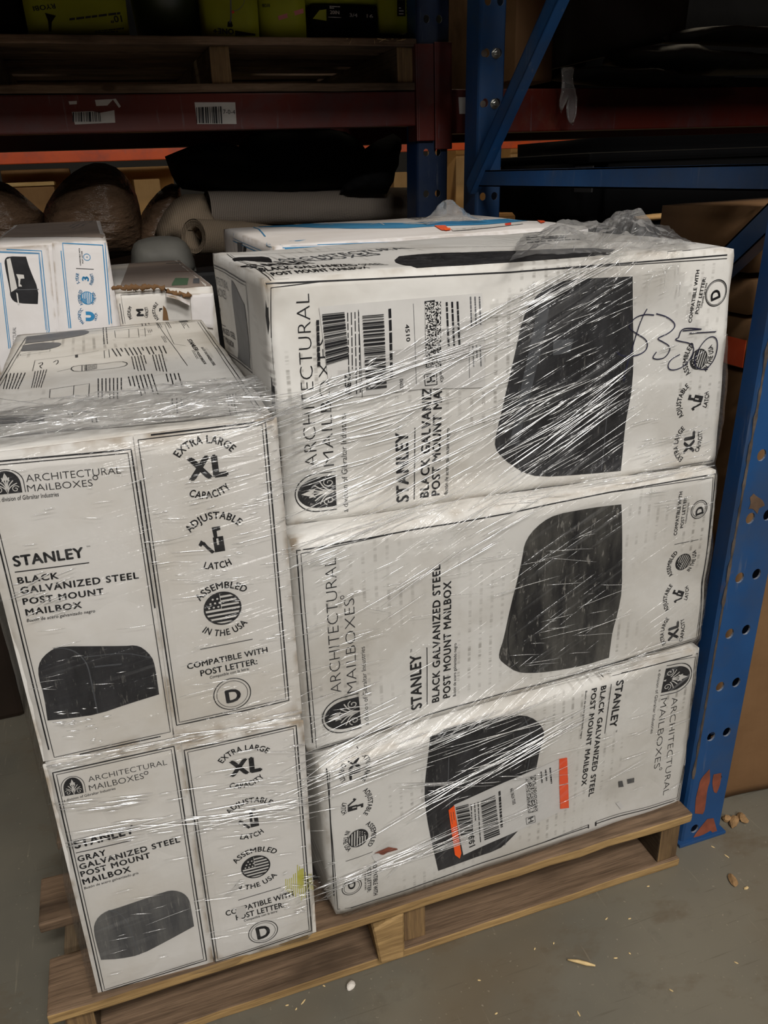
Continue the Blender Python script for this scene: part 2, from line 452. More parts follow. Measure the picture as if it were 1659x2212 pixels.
# ------------------------------------------------------------------ printing on surfaces
class Face:
    """print carrier: plane (O,U,V,N) near a surface; everything is laid onto the body itself"""
    def __init__(s, O, N, bvh, off=.0006):
        s.O, s.N = V(O), V(N).normalized(); s.bvh = bvh; s.off = off
        up_ = V((0, 0, 1)) if abs(s.N.z) < .8 else V((0, 1, 0))
        s.U = up_.cross(s.N).normalized(); s.V = s.N.cross(s.U).normalized()
        s.v, s.f, s.mi, s.mats = [], [], [], []
    def mat(s, m):
        if m not in s.mats: s.mats.append(m)
        return s.mats.index(m)
    def uv(s, p):
        d = ray(*p); t = (s.O-CAM).dot(s.N)/d.dot(s.N); q = CAM+d*t-s.O
        return V((q.dot(s.U), q.dot(s.V)))
    def add(s, pts, faces, m, lay=0, cut=0):
        i0 = len(s.v); k = s.mat(m)
        if cut:
            bm = bmesh.new(); vs_ = [bm.verts.new((p[0], p[1], 0)) for p in pts]
            for f in faces:
                try: bm.faces.new([vs_[i] for i in f])
                except ValueError: pass
            for ax in (0, 1):
                a = min(p[ax] for p in pts); b = max(p[ax] for p in pts); n = int((b-a)/cut)
                for j in range(1, n+1):
                    co = [0, 0, 0]; co[ax] = a+j*cut; no = [0, 0, 0]; no[ax] = 1
                    bmesh.ops.bisect_plane(bm, geom=bm.verts[:]+bm.edges[:]+bm.faces[:], plane_co=co, plane_no=no)
            bm.verts.index_update()
            pts = [(v.co.x, v.co.y) for v in bm.verts]; faces = [[v.index for v in f.verts] for f in bm.faces]; bm.free()
        for p in pts: s.v.append((p[0], p[1], lay))
        for f in faces: s.f.append(tuple(i+i0 for i in f)); s.mi.append(k)
    def poly(s, pix, m='black_ink', lay=0, cut=.02, smooth=0, isuv=False):
        P = list(pix) if isuv else [tuple(s.uv(p)) for p in pix]
        if smooth: P = smooth_poly(P, smooth)
        tri = tessellate_polygon([[V((p[0], p[1], 0)) for p in P]])
        s.add(P, tri, m, lay, cut)
    def line(s, pix, w=.0012, m='black_ink', lay=0, closed=False, isuv=False, curve=0):
        P = [V(p) for p in pix] if isuv else [s.uv(p) for p in pix]
        if curve:
            for _ in range(curve):
                Q = [P[0]]
                for i in range(len(P)-1): Q += [P[i]*.75+P[i+1]*.25, P[i]*.25+P[i+1]*.75]
                P = Q+[P[-1]]
        P = [V(p) for p in resample(P, .015, closed)]
        if closed: P.append(P[0])
        pts, fs = [], []; n = len(P)
        for i, p in enumerate(P):
            d = (P[min(i+1, n-1)]-P[max(i-1, 0)])
            if closed and i in (0, n-1): d = P[1]-P[-2]
            nn = V((-d.y, d.x)).normalized()*w/2 if d.length > 0 else V((0, w/2))
            pts += [p+nn, p-nn]
        for i in range(n-1): fs.append((2*i, 2*i+1, 2*i+3, 2*i+2))
        s.add(pts, fs, m, lay)
    def frame(s, corners, gap=.0035, w=.0016, m='black_ink', closed=True, inward=1):
        """double rule round a panel"""
        P = [s.uv(p) for p in corners]
        s.line(P, w, m, isuv=True, closed=closed)
        c = sum(P, V((0, 0)))/len(P); Q = []
        n = len(P)
        for i, p in enumerate(P):
            a = P[(i-1) % n]-p; b = P[(i+1) % n]-p
            if not closed and i in (0, n-1):
                e = b if i == 0 else a
                nn = V((-e.y, e.x)).normalized()
                if nn.dot(c-p) < 0: nn = -nn
                Q.append(p+nn*gap); continue
            q = a.normalized()+b.normalized()
            Q.append(p+q*(gap/max(.3, abs(a.normalized().cross(b.normalized())))))
        s.line(Q, w*.55, m, isuv=True, closed=closed)
    def text(s, t, a, b, top, weight=0.0, m='black_ink', spacing=1.0, shear=0, lay=0):
        """baseline from pixel a to pixel b, the cap height reaching pixel top above a"""
        A, B, T = s.uv(a), s.uv(b), s.uv(top)
        vv, ff = text2d(t, weight, spacing, shear)
        X = B-A; Y = T-A
        Yn = V((-X.y, X.x)).normalized(); 
        sk = Y.dot(Yn); Yv = Yn*sk+X.normalized()*Y.dot(X.normalized())*.0
        s.add([tuple(A+X*x+Yv*y) for x, y in vv], ff, m, lay)
    def arc(s, t, a, mid, b, h, weight=.02, m='black_ink', flip=False, spacing=1.05):
        """lettering on the circle through three baseline pixels; flip: letters stand inside it"""
        A, M_, B = s.uv(a), s.uv(mid), s.uv(b)
        ax, ay, bx, by, cx, cy = A.x, A.y, M_.x, M_.y, B.x, B.y
        d = 2*(ax*(by-cy)+bx*(cy-ay)+cx*(ay-by))
        if abs(d) < 1e-9: return
        ux = ((ax*ax+ay*ay)*(by-cy)+(bx*bx+by*by)*(cy-ay)+(cx*cx+cy*cy)*(ay-by))/d
        uy = ((ax*ax+ay*ay)*(cx-bx)+(bx*bx+by*by)*(ax-cx)+(cx*cx+cy*cy)*(bx-ax))/d
        C = V((ux, uy)); R_ = (A-C).length
        a0 = math.atan2(A.y-uy, A.x-ux); a1 = math.atan2(B.y-uy, B.x-ux)
        if flip:
            while a1 < a0: a1 += 2*pi
        else:
            while a1 > a0: a1 -= 2*pi
        vv, ff = text2d(t, weight, spacing)
        out = []
        for x, y in vv:
            an = a0+(a1-a0)*x; r = R_+(-h*y if flip else h*y)
            out.append((ux+cos(an)*r, uy+sin(an)*r))
        s.add(out, ff, m)
    def ring(s, c, r, w=.001, m='black_ink', a=(1, 1), n=36):
        C = c if isinstance(c, Vector) else s.uv(c)
        pts, fs = [], []
        for i in range(n):
            t = 2*pi*i/n
            for k in (r+w/2, r-w/2): pts.append((C.x+cos(t)*k*a[0], C.y+sin(t)*k*a[1]))
        for i in range(n): j = (i+1) % n; fs.append((2*i, 2*i+1, 2*j+1, 2*j))
        s.add(pts, fs, m)
    def disc(s, C, r, m='black_ink', lay=0, n=28):
        s.add([(C.x+cos(2*pi*i/n)*r, C.y+sin(2*pi*i/n)*r) for i in range(n)], [tuple(range(n))], m, lay)
    def local(s, c, upx, r):
        """frame at pixel c: unit r (metres), 'up' pointing at pixel upx"""
        C = s.uv(c); Y = (s.uv(upx)-C).normalized(); X = V((Y.y, -Y.x))
        return lambda x, y: tuple(C+X*(x*r)+Y*(y*r))
    def flag(s, c, upx, r, m='black_ink'):
        L = s.local(c, upx, r)
        s.add([L(cos(2*pi*i/32)*1.08, sin(2*pi*i/32)*1.08) for i in range(32)]+[L(cos(2*pi*i/32)*.98, sin(2*pi*i/32)*.98) for i in range(32)],
              [(i, (i+1) % 32, 32+(i+1) % 32, 32+i) for i in range(32)], m)
        for k in range(7):
            y0 = .97-k*.28; y1 = y0-.15
            if y0 < -1: break
            def hw(y): return sqrt(max(0, 1-min(1, y*y)))
            ys = [y0, (y0+y1)/2, y1]
            lx = [-hw(y) for y in ys]; rx = [hw(y) for y in ys]
            if y0 > .05: lx = [max(l, -.05) for l in lx]
            P = [L(lx[i], ys[i]) for i in range(3)]+[L(rx[i], ys[i]) for i in (2, 1, 0)]
            s.add(P, [(0, 1, 2, 3, 4, 5)], m)
        Q = [L(cos(a), sin(a)) for a in [pi/2+.05+i*(pi/2-.05)/8 for i in range(9)]]+[L(-.08, 0.0), L(-.08, .99)]
        s.add(Q, [tuple(range(len(Q)))], m)
        for i in range(3):
            for j in range(3):
                x, y = -.75+i*.26+(.1 if j % 2 else 0), .15+j*.26
                if x*x+y*y > .75: continue
                C = V(L(x, y)); s.disc(C, r*.065, 'pale_ink', 1, 8)
    def latch(s, c, upx, r, m='black_ink'):
        L = s.local(c, upx, r)
        for P in ([(-.05, .25), (.6, .25), (.6, -.8), (-.05, -.8)], [(-.02, .95), (.5, .95), (.5, .7), (.25, .66), (.25, .25), (.02, .25)],
                  [(-.85, .0), (-.6, .05), (-.45, -.25), (-.05, -.75), (-.25, -.85), (-.5, -.5), (-.62, -.3)], [(-1.0, -.1), (-.8, .2), (-.62, .02), (-.85, -.25)]):
            s.add([L(*p) for p in P], [tuple(range(len(P)))], m)
        P = [(.15, .15), (.28, .15), (.28, -.3), (.15, -.3)]
        s.add([L(*p) for p in P], [(0, 1, 2, 3)], 'pale_ink', 1)
    def dmark(s, c, r, a, b, top, gap=.84, a2=(1, 1), letter='D', m='black_ink'):
        s.ring(c, r, .0011, m, a2); s.ring(c, r*gap, .0006, m, a2)
        s.text(letter, a, b, top, .035, m)
    def logo(s, b0, b1, apex):
        """the arched emblem with scrolls, base edge b0-b1 and top at apex"""
        A, B, T = s.uv(b0), s.uv(b1), s.uv(apex)
        X = B-A; mid = (A+B)/2; Y = T-mid
        Y = V((-X.y, X.x)).normalized()*abs(Y.dot(V((-X.y, X.x)).normalized()))
        L = lambda x, y: tuple(mid+X*x+Y*y)
        def archp(w, h, inset=0):
            P = [(-w, 0)]
            for i in range(17):
                t = pi-pi*i/16; P.append((w*cos(t), h-.56+.56*sin(t)))
            return P+[(w, 0)]
        a = archp(.40, .93); s.add([L(*p) for p in a], tessellate_polygon([[V((*p, 0)) for p in a]]), 'black_ink')
        o, i = archp(.5, 1.0), archp(.478, .975)
        n = len(o)
        s.add([L(*p) for p in o]+[L(*p) for p in i], [(k, k+1, n+k+1, n+k) for k in range(n-1)], 'black_ink')
        wv = X.length
        def st(P, w): s.line([L(*p) for p in P], w*wv, 'pale_ink', 1, isuv=True, curve=2)
        for sg in (-1, 1):
            sp = [(sg*(.235+.115*(1-k/16)*cos(.4+k*.62)), .17+.15*(1-k/16)*sin(.4+k*.62)) for k in range(14)]
            s.line([L(*p) for p in sp], .024*wv, 'pale_ink', 1, isuv=True)
            st([(0, .03), (sg*.05, .2), (sg*.13, .3), (sg*.22, .36), (sg*.3, .4)], .03)
            st([(0, .06), (sg*.05, .3), (sg*.12, .42), (sg*.2, .52)], .03)
            st([(0, .1), (sg*.03, .4), (sg*.08, .55), (sg*.1, .66)], .03)
        st([(0, .0), (0, .4), (0, .8)], .035)
        P = [(-.12, .5), (0, .85), (.12, .5), (.03, .55), (-.03, .55)]
        s.add([L(*p) for p in P], tessellate_polygon([[V((*p, 0)) for p in P]]), 'pale_ink', 1)
    def bars(s, q, n, seed, m='black_ink', along=0):
        """barcode inside pixel quad q (TL,TR,BR,BL): bars run TL-TR, stacked to BL"""
        P = [s.uv(p) for p in q]; rnd = random.Random(seed); t = 0; pos = []
        while t < 1:
            w = rnd.choice((1, 1, 2, 3))/n; g = rnd.choice((1, 1, 2, 2))/n
            pos.append((t, min(1, t+w))); t += w+g
        for a, b in pos:
            Q = [P[0].lerp(P[3], a), P[1].lerp(P[2], a), P[1].lerp(P[2], b), P[0].lerp(P[3], b)]
            s.add([tuple(v) for v in Q], [(0, 1, 2, 3)], m, 2)
    def micro(s, q, rows, seed, m='black_ink', h=.5, dens=.8, lay=0, words=(.04, .16)):
        """lines of print too small to read: TL,TR,BR,BL pixel quad, lines run TL-TR"""
        P = [s.uv(p) for p in q]; rnd = random.Random(seed)
        for r in range(rows):
            a, b = (r+.2)/rows, (r+.2+h)/rows
            x = 0; end = 1 if rnd.random() < dens else rnd.uniform(.4, .9)
            while x < end:
                w = rnd.uniform(*words); x2 = min(end, x+w)
                Q = []
                for u, v in ((x, a), (x2, a), (x2, b), (x, b)):
                    Q.append(tuple(P[0].lerp(P[1], u).lerp(P[3].lerp(P[2], u), v)))
                s.add(Q, [(0, 1, 2, 3)], m, lay); x = x2+rnd.uniform(.012, .03)
    def build(s, name, parent):
        out, bad = [], set()
        for i, (u, v, lay) in enumerate(s.v):
            p = s.O+s.U*u+s.V*v
            h, nn, *_ = s.bvh.ray_cast(p+s.N*.08, -s.N, .2)
            if h is None: bad.add(i); h = s.O
            out.append(h+s.N*(s.off+lay*.0004))
        keep = [k for k, f in enumerate(s.f) if not bad.intersection(f)]
        used = sorted({i for k in keep for i in s.f[k]}); re_ = {i: j for j, i in enumerate(used)}
        o = link(name, [out[i] for i in used], [tuple(re_[i] for i in s.f[k]) for k in keep], s.mats, parent, [s.mi[k] for k in keep])
        bm = bmesh.new(); bm.from_mesh(o.data); bm.normal_update()
        fl = [f for f in bm.faces if f.normal.dot(s.N) < 0]
        bmesh.ops.reverse_faces(bm, faces=fl); bm.to_mesh(o.data); bm.free()
        return o

# ------------------------------------------------------------------ cartons
BVHS = []
def carton_body(name, C, parent, mat='white_cardboard', r=.006, amp=.0025, seed=0, step=.012, dents=(), freq=7):
    """C: eight corners [FBL,FBR,FTL,FTR,BBL,BBR,BTL,BTR]; rounded, slightly buckled board"""
    w = (C[1]-C[0]).length; h = (C[2]-C[0]).length; d = (C[4]-C[0]).length
    n = [max(2, int(w/step)), max(2, int(d/(step*2))), max(2, int(h/step))]; L = (w, d, h)
    idx = {}; verts = []; faces = []
    def vid(i, j, k):
        key = (i, j, k)
        if key not in idx:
            p = [i/n[0]*w, j/n[1]*d, k/n[2]*h]
            q = [min(max(p[a], r), L[a]-r) for a in range(3)]
            dv = V(p)-V(q)
            if dv.length > 0:
                pp = V(q)+dv.normalized()*r if dv.length > r*.5 else V(p)
            else: pp = V(p)
            t = (pp.x/w, pp.y/d, pp.z/h)
            g = lambda a, b: a.lerp(b, t[0])
            f = g(C[0], C[1]).lerp(g(C[2], C[3]), t[2]); b = g(C[4], C[5]).lerp(g(C[6], C[7]), t[2])
            P = f.lerp(b, t[1])
            nz = noise.noise(P*freq+V((seed*11.3, 0, seed*2.7)))*amp+noise.noise(P*freq*2.7+V((seed*5.3, 0, 0)))*amp*.35
            N = V((0, 0, 0))
            if j == 0: N += V((0, -1, 0))
            if k == n[2]: N += V((0, 0, 1))
            if i == 0: N += V((-1, 0, 0))
            if i == n[0]: N += V((1, 0, 0))
            P = P+N*nz
            for (dx, dy, dr, da) in dents:
                px, py = topx(P); e = math.exp(-((px-dx)**2+(py-dy)**2)/dr**2)
                if e > .02: P = P-(N if N.length else V((0, -1, 0))).normalized()*e*da
            idx[key] = len(verts); verts.append(P)
        return idx[key]
    def grid(fix, val, a, b):
        for x in range(n[a]):
            for y in range(n[b]):
                q = []
                for dx, dy in ((0, 0), (1, 0), (1, 1), (0, 1)):
                    c = [0, 0, 0]; c[fix] = val; c[a] = x+dx; c[b] = y+dy; q.append(vid(*c))
                flip = (val == 0) ^ (fix == 1)
                faces.append(tuple(q[::-1]) if flip else tuple(q))
    for fix, a, b in ((0, 1, 2), (1, 0, 2), (2, 0, 1)):
        grid(fix, 0, a, b); grid(fix, n[fix], a, b)
    o = link(name, verts, faces, mat, parent, smooth=True)
    bvh = BVHTree.FromPolygons(verts, faces); BVHS.append(bvh)
    return o, bvh
def plane_hit(p, O, N): d = ray(*p); return CAM+d*((O-CAM).dot(N)/d.dot(N))
def carton_corners(x, y, yaw, FTL, FTR, FBL, FBR, depth, set_back=0, BTL=None, BTR=None):
    O = V((x, y+set_back, 0)); N = V((sin(yaw), -cos(yaw), 0)); D = -N
    f = [plane_hit(p, O, N) for p in (FBL, FBR, FTL, FTR)]
    b = [q+D*depth for q in f]
    if BTL: b[2] = onz(*BTL, b[2].z)
    if BTR: b[3] = onz(*BTR, b[3].z)
    return f+b, O, N

# ================================================================== SETTING
bm = bmesh.new(); bmesh.ops.create_grid(bm, x_segments=40, y_segments=40, size=9, matrix=Matrix.Translation((1, 2, 0)))
tag(bml('floor', bm, 'concrete'), 'bare grey concrete warehouse floor with stains and scuffs', None, kind='structure')
bm = bmesh.new(); box(bm, -8, 10, 10, 10.2, 0, 7.2); tag(bml('wall_back', bm, 'wall_paint'), 'far warehouse wall behind the racks', None, kind='structure')
bm = bmesh.new(); box(bm, -8, 10, -7, 10.2, 7.0, 7.2); tag(bml('ceiling', bm, 'wall_paint'), 'dark warehouse ceiling high above', None, kind='structure')

# ================================================================== PALLET OF MAILBOX CARTONS
DECK = .110
pal = thing('wooden_pallet', (.49, .58, 0), 'weathered wooden pallet on the floor carrying the wrapped white cartons', 'pallet')
yb = [(-.002, .088, -.004, .976), (.150, .238, -.022, .972), (.31, .40, .0, .976), (.47, .56, -.01, .97), (.63, .72, .0, .976), (.79, .88, -.01, .97), (1.08, 1.17, .0, .975)]
for i, (a, b, x0, x1) in enumerate(yb):
    plank('deck_board', x0, x1, a, b, DECK-.017, DECK, ['weathered_wood', 'fresh_cut_wood'], pal, seed=i, front=(i == 0), amp=.002)
for i, (a, b) in enumerate(((.0, .13), (.52, .62), (1.05, 1.17))):
    plank('bottom_board', -.0, .965, a, b, .001, .017, ['weathered_wood', 'fresh_cut_wood'], pal, seed=20+i, front=(i == 0))
for i, x in enumerate((.012, .482, .925)):
    plank('stringer', x, x+.036, .012 if i < 2 else .004, 1.16, .017, DECK-.017, ['weathered_wood_deep', 'end_grain_wood'], pal, seed=30+i, front=True, amp=.0025)
# broken companion piece beside the middle stringer
bm = bmesh.new()
P = [(.442, -.012), (.480, -.014), (.480, .30), (.452, .30)]
lo = [bm.verts.new((x-.006*(y < 0), y, .018)) for x, y in P]; hi = [bm.verts.new((x, y, DECK-.019)) for x, y in P]
hi[0].co = V((.430, -.004, DECK-.03)); hi[1].co.y = .0
bm.faces.new(lo[::-1]); bm.faces.new(hi)
for i in range(4):
    f = bm.faces.new((lo[i], lo[(i+1) % 4], hi[(i+1) % 4], hi[i])); f.material_index = 1 if i == 0 else 0
bmesh.ops.recalc_face_normals(bm, faces=bm.faces); bmesh.ops.bevel(bm, geom=bm.edges[:], offset=.003, segments=1, affect='EDGES')
tag(bml('repair_block', bm, ['fresh_cut_wood', 'fresh_cut_wood'], pal), 'split pale repair block nailed beside the middle stringer')

# ---- the front cartons
CF = {}
def mk(key, label, x, y, yaw, FTL, FTR, FBL, FBR, depth, seed, mat='white_cardboard', sb=0, BTL=None, BTR=None, dents=(), amp=.0025, plane_y=0):
    C, O, N = carton_corners(x, y, radians(yaw), FTL, FTR, FBL, FBR, depth, sb, BTL, BTR)
    base = (C[0]+C[1]+C[4]+C[5])/4
    t = thing('mailbox_carton', base, label, 'box', 'white mailbox cartons on the pallet')
    body, bvh = carton_body('carton_body', C, t, mat, seed=seed, dents=dents, amp=amp)
    CF[key] = dict(t=t, C=C, O=O, N=N, bvh=bvh, front=Face(O, N, bvh))
    return CF[key]
LL = mk('LL', 'white carton of a gray mailbox, lower left on the pallet, with a yellow stain', .0576, .0099, -3.1, (92, 1648), (655, 1553), (213, 2152), (683, 2008), .622, 1, sb=.003, amp=.002)
UL = mk('UL', 'white carton of a black mailbox upright on the left stack, its top covered with diagrams', .0598, .0143, -1.8, (-75, 985), (597, 899), (93, 1640), (652, 1537), .622, 2, sb=.003, BTL=(34, 721), BTR=(437, 687), amp=.002)
LB = mk('LB', 'bottom white carton of the right stack, printed upside down with an orange edged label', .3725, -.0006, 2.87, (692, 1660), (1515, 1397), (722, 1985), (1470, 1742), .42, 3, dents=((835, 1840, 18, .006), (1330, 1740, 40, .004)))
MBX = mk('MB', 'middle white carton of the right stack with a scuffed grey mailbox picture', .3662, .0219, 1.44, (628, 1170), (1553, 1012), (662, 1632), (1518, 1385), .42, 4, dents=((1500, 1260, 30, .006),), amp=.003)
TB = mk('TB', 'top white carton of the right stack with a handwritten price of thirty-five dollars', .3688, .0646, -.92, (567, 603), (1597, 530), (618, 1140), (1548, 1003), .419, 5, BTL=(457, 545), dents=((1420, 680, 50, .005), (600, 680, 30, .004)), amp=.003)

# flaps on the end of the left cartons (two panels meeting in a seam)
def slab(name, D, quad, th, parent, mat='white_cardboard_plain', seed=0, amp=.0012, label=None):
    """thin board panel in front of plane D: pixel quad TL,TR,BR,BL"""
    Q = [plane_hit(p, D['O'], D['N']) for p in quad]; n = 20
    verts, faces = [], []
    for s in (1, 0):
        for j in range(n+1):
            for i in range(n+1):
                u, v = i/n, j/n
                e = min(u, 1-u, v, 1-v)
                P = Q[3].lerp(Q[2], u).lerp(Q[0].lerp(Q[1], u), v)
                P = P + D['N']*(s*th - .0015*max(0, 1-e*12)*s + noise.noise(P*8+V((seed, 0, 0)))*amp)
                verts.append(P)
    m = (n+1)**2
    for s in (0, 1):
        for j in range(n):
            for i in range(n):
                a = s*m+j*(n+1)+i; q = (a, a+1, a+n+2, a+n+1); faces.append(q if s == 0 else q[::-1])
    edge = [i for i in range(n+1)]+[(n+1)*j+n for j in range(1, n+1)]+[(n+1)*n+i for i in range(n-1, -1, -1)]+[(n+1)*j for j in range(n-1, 0, -1)]
    for k in range(len(edge)):
        a, b = edge[k], edge[(k+1) % len(edge)]; faces.append((a, a+m, b+m, b))
    o = link(name, verts, faces, mat, parent, smooth=False)
    if label: o['label'] = label
    return verts, faces
def two_flaps(D, ql, qr, s):
    a = slab('end_flap', D, ql, .0042, D['t'], seed=s); b = slab('end_flap', D, qr, .0055, D['t'], seed=s+3)
    vs_ = a[0]+b[0]; n = len(a[0]); fs = a[1]+[tuple(i+n for i in f) for f in b[1]]
    D['front'] = Face(D['O'], D['N'], BVHTree.FromPolygons(vs_, fs))
    BVHS.append(D['front'].bvh)
two_flaps(UL, [(-74, 984), (286, 940), (374, 1591), (94, 1641)], [(288, 939), (596, 900), (651, 1537), (377, 1591)], 1)
two_flaps(LL, [(93, 1650), (388, 1598), (462, 2082), (214, 2150)], [(391, 1598), (654, 1554), (682, 2008), (465, 2081)], 9)

# ---- printing of the left cartons
f = UL['front']
f.frame([(-45, 998), (283, 968), (375, 1581), (112, 1638)]); f.frame([(289, 941), (571, 907), (622, 1507), (381, 1562)])
f.logo((-20, 1067), (57, 1059), (17, 1010))
f.text('ARCHITECTURAL', (58, 1038), (262, 1019), (61, 1021), -.012); f.text('MAILBOXES', (61, 1059), (201, 1046), (62, 1043), -.012); f.ring((206, 1028), .0022, .0008)
f.text('a division of Gibraltar Industries', (-2, 1081), (128, 1068), (-3, 1071), .004, shear=.1)
f.text('STANLEY', (31, 1220), (183, 1199), (28, 1197), .034); f.text('TM', (187, 1178), (195, 1177), (187, 1175))
f.line([(33, 1232), (193, 1211)], .0011)
f.text('BLACK', (40, 1257), (128, 1245), (38, 1243), .028, spacing=1.1); f.text('GALVANIZED STEEL', (46, 1279), (300, 1245), (43, 1264), .028, spacing=1.1)
f.text('POST MOUNT', (51, 1302), (225, 1279), (49, 1288), .028, spacing=1.1); f.text('MAILBOX', (57, 1325), (178, 1308), (54, 1311), .028, spacing=1.1)
f.text('Buzón de acero galvanizado negro', (59, 1339), (206, 1318), (58, 1332), .008, shear=.15)
Z = lambda s, ox, oy, L: [(ox+a*s, oy+b*s) for a, b in L]
mail = [(268, 1738), (248, 1600), (218, 1500), (216, 1430), (245, 1380), (300, 1338), (350, 1325), (500, 1325), (700, 1325), (755, 1320), (800, 1335), (850, 1385), (868, 1440), (890, 1595), (725, 1645), (550, 1705), (400, 1725)]
f.poly(Z(.3858, 0, 880, mail), 'worn_black_ink', smooth=1)
f.line(Z(.3858, 0, 880, [(300, 1338), (350, 1332), (420, 1350), (470, 1395), (495, 1440), (520, 1560), (548, 1700)]), .0014, 'highlight_ink', 1, curve=2)
f.line(Z(.3858, 0, 880, [(530, 1440), (600, 1432), (680, 1425)]), .002, 'highlight_ink', 1); f.line(Z(.3858, 0, 880, [(470, 1385), (700, 1360), (850, 1390)]), .0012, 'highlight_ink', 1, curve=1)
def icons(f, z, zs, ox, oy, xl, el, cap, adj, la, lat, ass, fl, inu, ln, cw, pl, cl, dc, d, k=1.0):
    p = lambda q: (ox+q[0]*zs, oy+q[1]*zs)
    f.arc('EXTRA LARGE', *[p(q) for q in el], .0085*k); f.text('XL', p(xl[0]), p(xl[1]), p(xl[2]), .05)
    f.arc('CAPACITY', *[p(q) for q in cap], .0085*k, flip=True)
    f.arc('ADJUSTABLE', *[p(q) for q in adj], .0085*k); f.latch(p(la[0]), p(la[1]), .017*k); f.arc('LATCH', *[p(q) for q in lat], .0085*k, flip=True)
    f.arc('ASSEMBLED', *[p(q) for q in ass], .0085*k); f.flag(p(fl[0]), p(fl[1]), fl[2]); f.arc('IN THE USA', *[p(q) for q in inu], .0085*k, flip=True)
    if ln: f.line([p(q) for q in ln], .0009)
    f.text('COMPATIBLE WITH', p(cw[0]), p(cw[1]), p(cw[2]), .02); f.text('POST LETTER:', p(pl[0]), p(pl[1]), p(pl[2]), .02)
    f.text('Compatible con la letra:', p(cl[0]), p(cl[1]), p(cl[2]), .01, shear=.15)
    f.dmark(p(dc[0]), dc[1], p(d[0]), p(d[1]), p(d[2]))
icons(f, 0, .3858, 0, 880, [(1055, 395), (1275, 365), (1045, 272)], [(1003, 272), (1150, 190), (1290, 240)], [(1052, 482), (1165, 497), (1290, 438)],
      [(1065, 690), (1190, 612), (1328, 648)], [(1195, 735), (1180, 640)], [(1135, 888), (1215, 890), (1295, 864)],
      [(1118, 1072), (1235, 1000), (1362, 1022)], [(1243, 1110), (1228, 1000), .0195], [(1128, 1243), (1255, 1262), (1383, 1190)], [(1118, 1340), (1410, 1282)],
      [(1048, 1452), (1495, 1355), (1043, 1420)], [(1122, 1490), (1438, 1420), (1117, 1456)], [(1173, 1504), (1393, 1452), (1171, 1488)],
      [(1297, 1588), .0215], [(1265, 1640), (1350, 1620), (1254, 1568)])
f.build('printing', UL['t'])
f = LL['front']
z1 = lambda a, b: (60+.3978*a, 1560+.3978*b)
f.frame([z1(137, 262), z1(793, 122), z1(970, 1280), z1(405, 1455)]); f.frame([z1(848, 140), z1(1453, 5), z1(1538, 1118), z1(1018, 1288)])
f.logo(z1(190, 388), z1(318, 365), z1(245, 278))
T = lambda s, a, b, c, w=.0, **k: f.text(s, z1(*a), z1(*b), z1(*c), w, **k)
T('ARCHITECTURAL', (332, 310), (757, 218), (330, 280), -.012); T('MAILBOXES', (338, 358), (632, 292), (333, 325), -.012); f.ring(z1(642, 262), .0022, .0008)
T('a division of Gibraltar Industries', (198, 417), (478, 350), (195, 403), .004, shear=.1)
T('STANLEY', (258, 672), (582, 586), (250, 626), .034); f.line([z1(262, 695), z1(560, 628)], .0011)
T('GRAY', (275, 743), (428, 705), (269, 712), .028, spacing=1.1); T('GALVANIZED STEEL', (285, 785), (828, 635), (279, 755), .028, spacing=1.1)
T('POST MOUNT', (292, 825), (668, 720), (287, 795), .028, spacing=1.1); T('MAILBOX', (303, 868), (562, 795), (297, 837), .028, spacing=1.1)
T('Buzón de acero galvanizado gris', (308, 893), (602, 808), (306, 880), .008, shear=.15)
mail = [(398, 1277), (375, 1195), (360, 1130), (360, 1085), (385, 1040), (430, 1010), (465, 1002), (600, 955), (750, 902), (795, 897), (845, 912), (875, 945), (885, 990), (902, 1092), (760, 1170), (610, 1248), (500, 1270)]
f.poly([z1(*p) for p in mail], 'grey_ink', smooth=1)
f.line([z1(*p) for p in [(440, 1006), (500, 1020), (545, 1070), (570, 1150), (605, 1245)]], .0012, 'mid_grey_ink', 1, curve=2)
icons(f, 0, .3978, 60, 1560, [(1095, 278), (1270, 243), (1087, 195)], [(1055, 207), (1165, 140), (1292, 152)], [(1088, 337), (1175, 337), (1282, 280)],
      [(1094, 482), (1195, 422), (1310, 432)], [(1205, 510), (1192, 430)], [(1148, 616), (1212, 610), (1280, 578)],
      [(1130, 750), (1220, 690), (1335, 698)], [(1235, 767), (1222, 680), .0175], [(1112, 888), (1225, 882), (1352, 812)], [(1140, 948), (1370, 880)],
      [(1075, 1034), (1440, 925), (1069, 1006)], [(1130, 1057), (1390, 985), (1126, 1028)], [(1172, 1064), (1355, 1012), (1170, 1052)],
      [(1275, 1120), .0195], [(1245, 1162), (1318, 1140), (1236, 1095)], k=.95)
rnd = random.Random(5)
for k in range(16):     # yellow paint dribble rubbed over the flutes
    x = 1395+k*10.5; hgt = 60+110*math.exp(-((x-1475)/45)**2); y = 870+rnd.uniform(-18, 18)
    f.poly([z1(x, y-hgt*.6), z1(x+5, y-hgt*.62), z1(x+6, y+hgt*.35), z1(x+1, y+hgt*.4)], 'yellow_stain', lay=-1, cut=0)
f.poly([z1(*p) for p in [(1465, 790), (1488, 775), (1500, 830), (1490, 880), (1468, 890), (1458, 850)]], 'yellow_stain', lay=-1, cut=0, smooth=2)
f.poly([z1(*p) for p in [(1150, 830), (1165, 850), (1140, 880), (1095, 925), (1060, 925), (1110, 885)]], 'pale_ink', lay=2, cut=0, smooth=1)
f.poly([z1(*p) for p in [(1130, 985), (1175, 975), (1185, 1010), (1150, 1050), (1125, 1020)]], 'pale_ink', lay=2, cut=0, smooth=1)
f.build('printing', LL['t'])

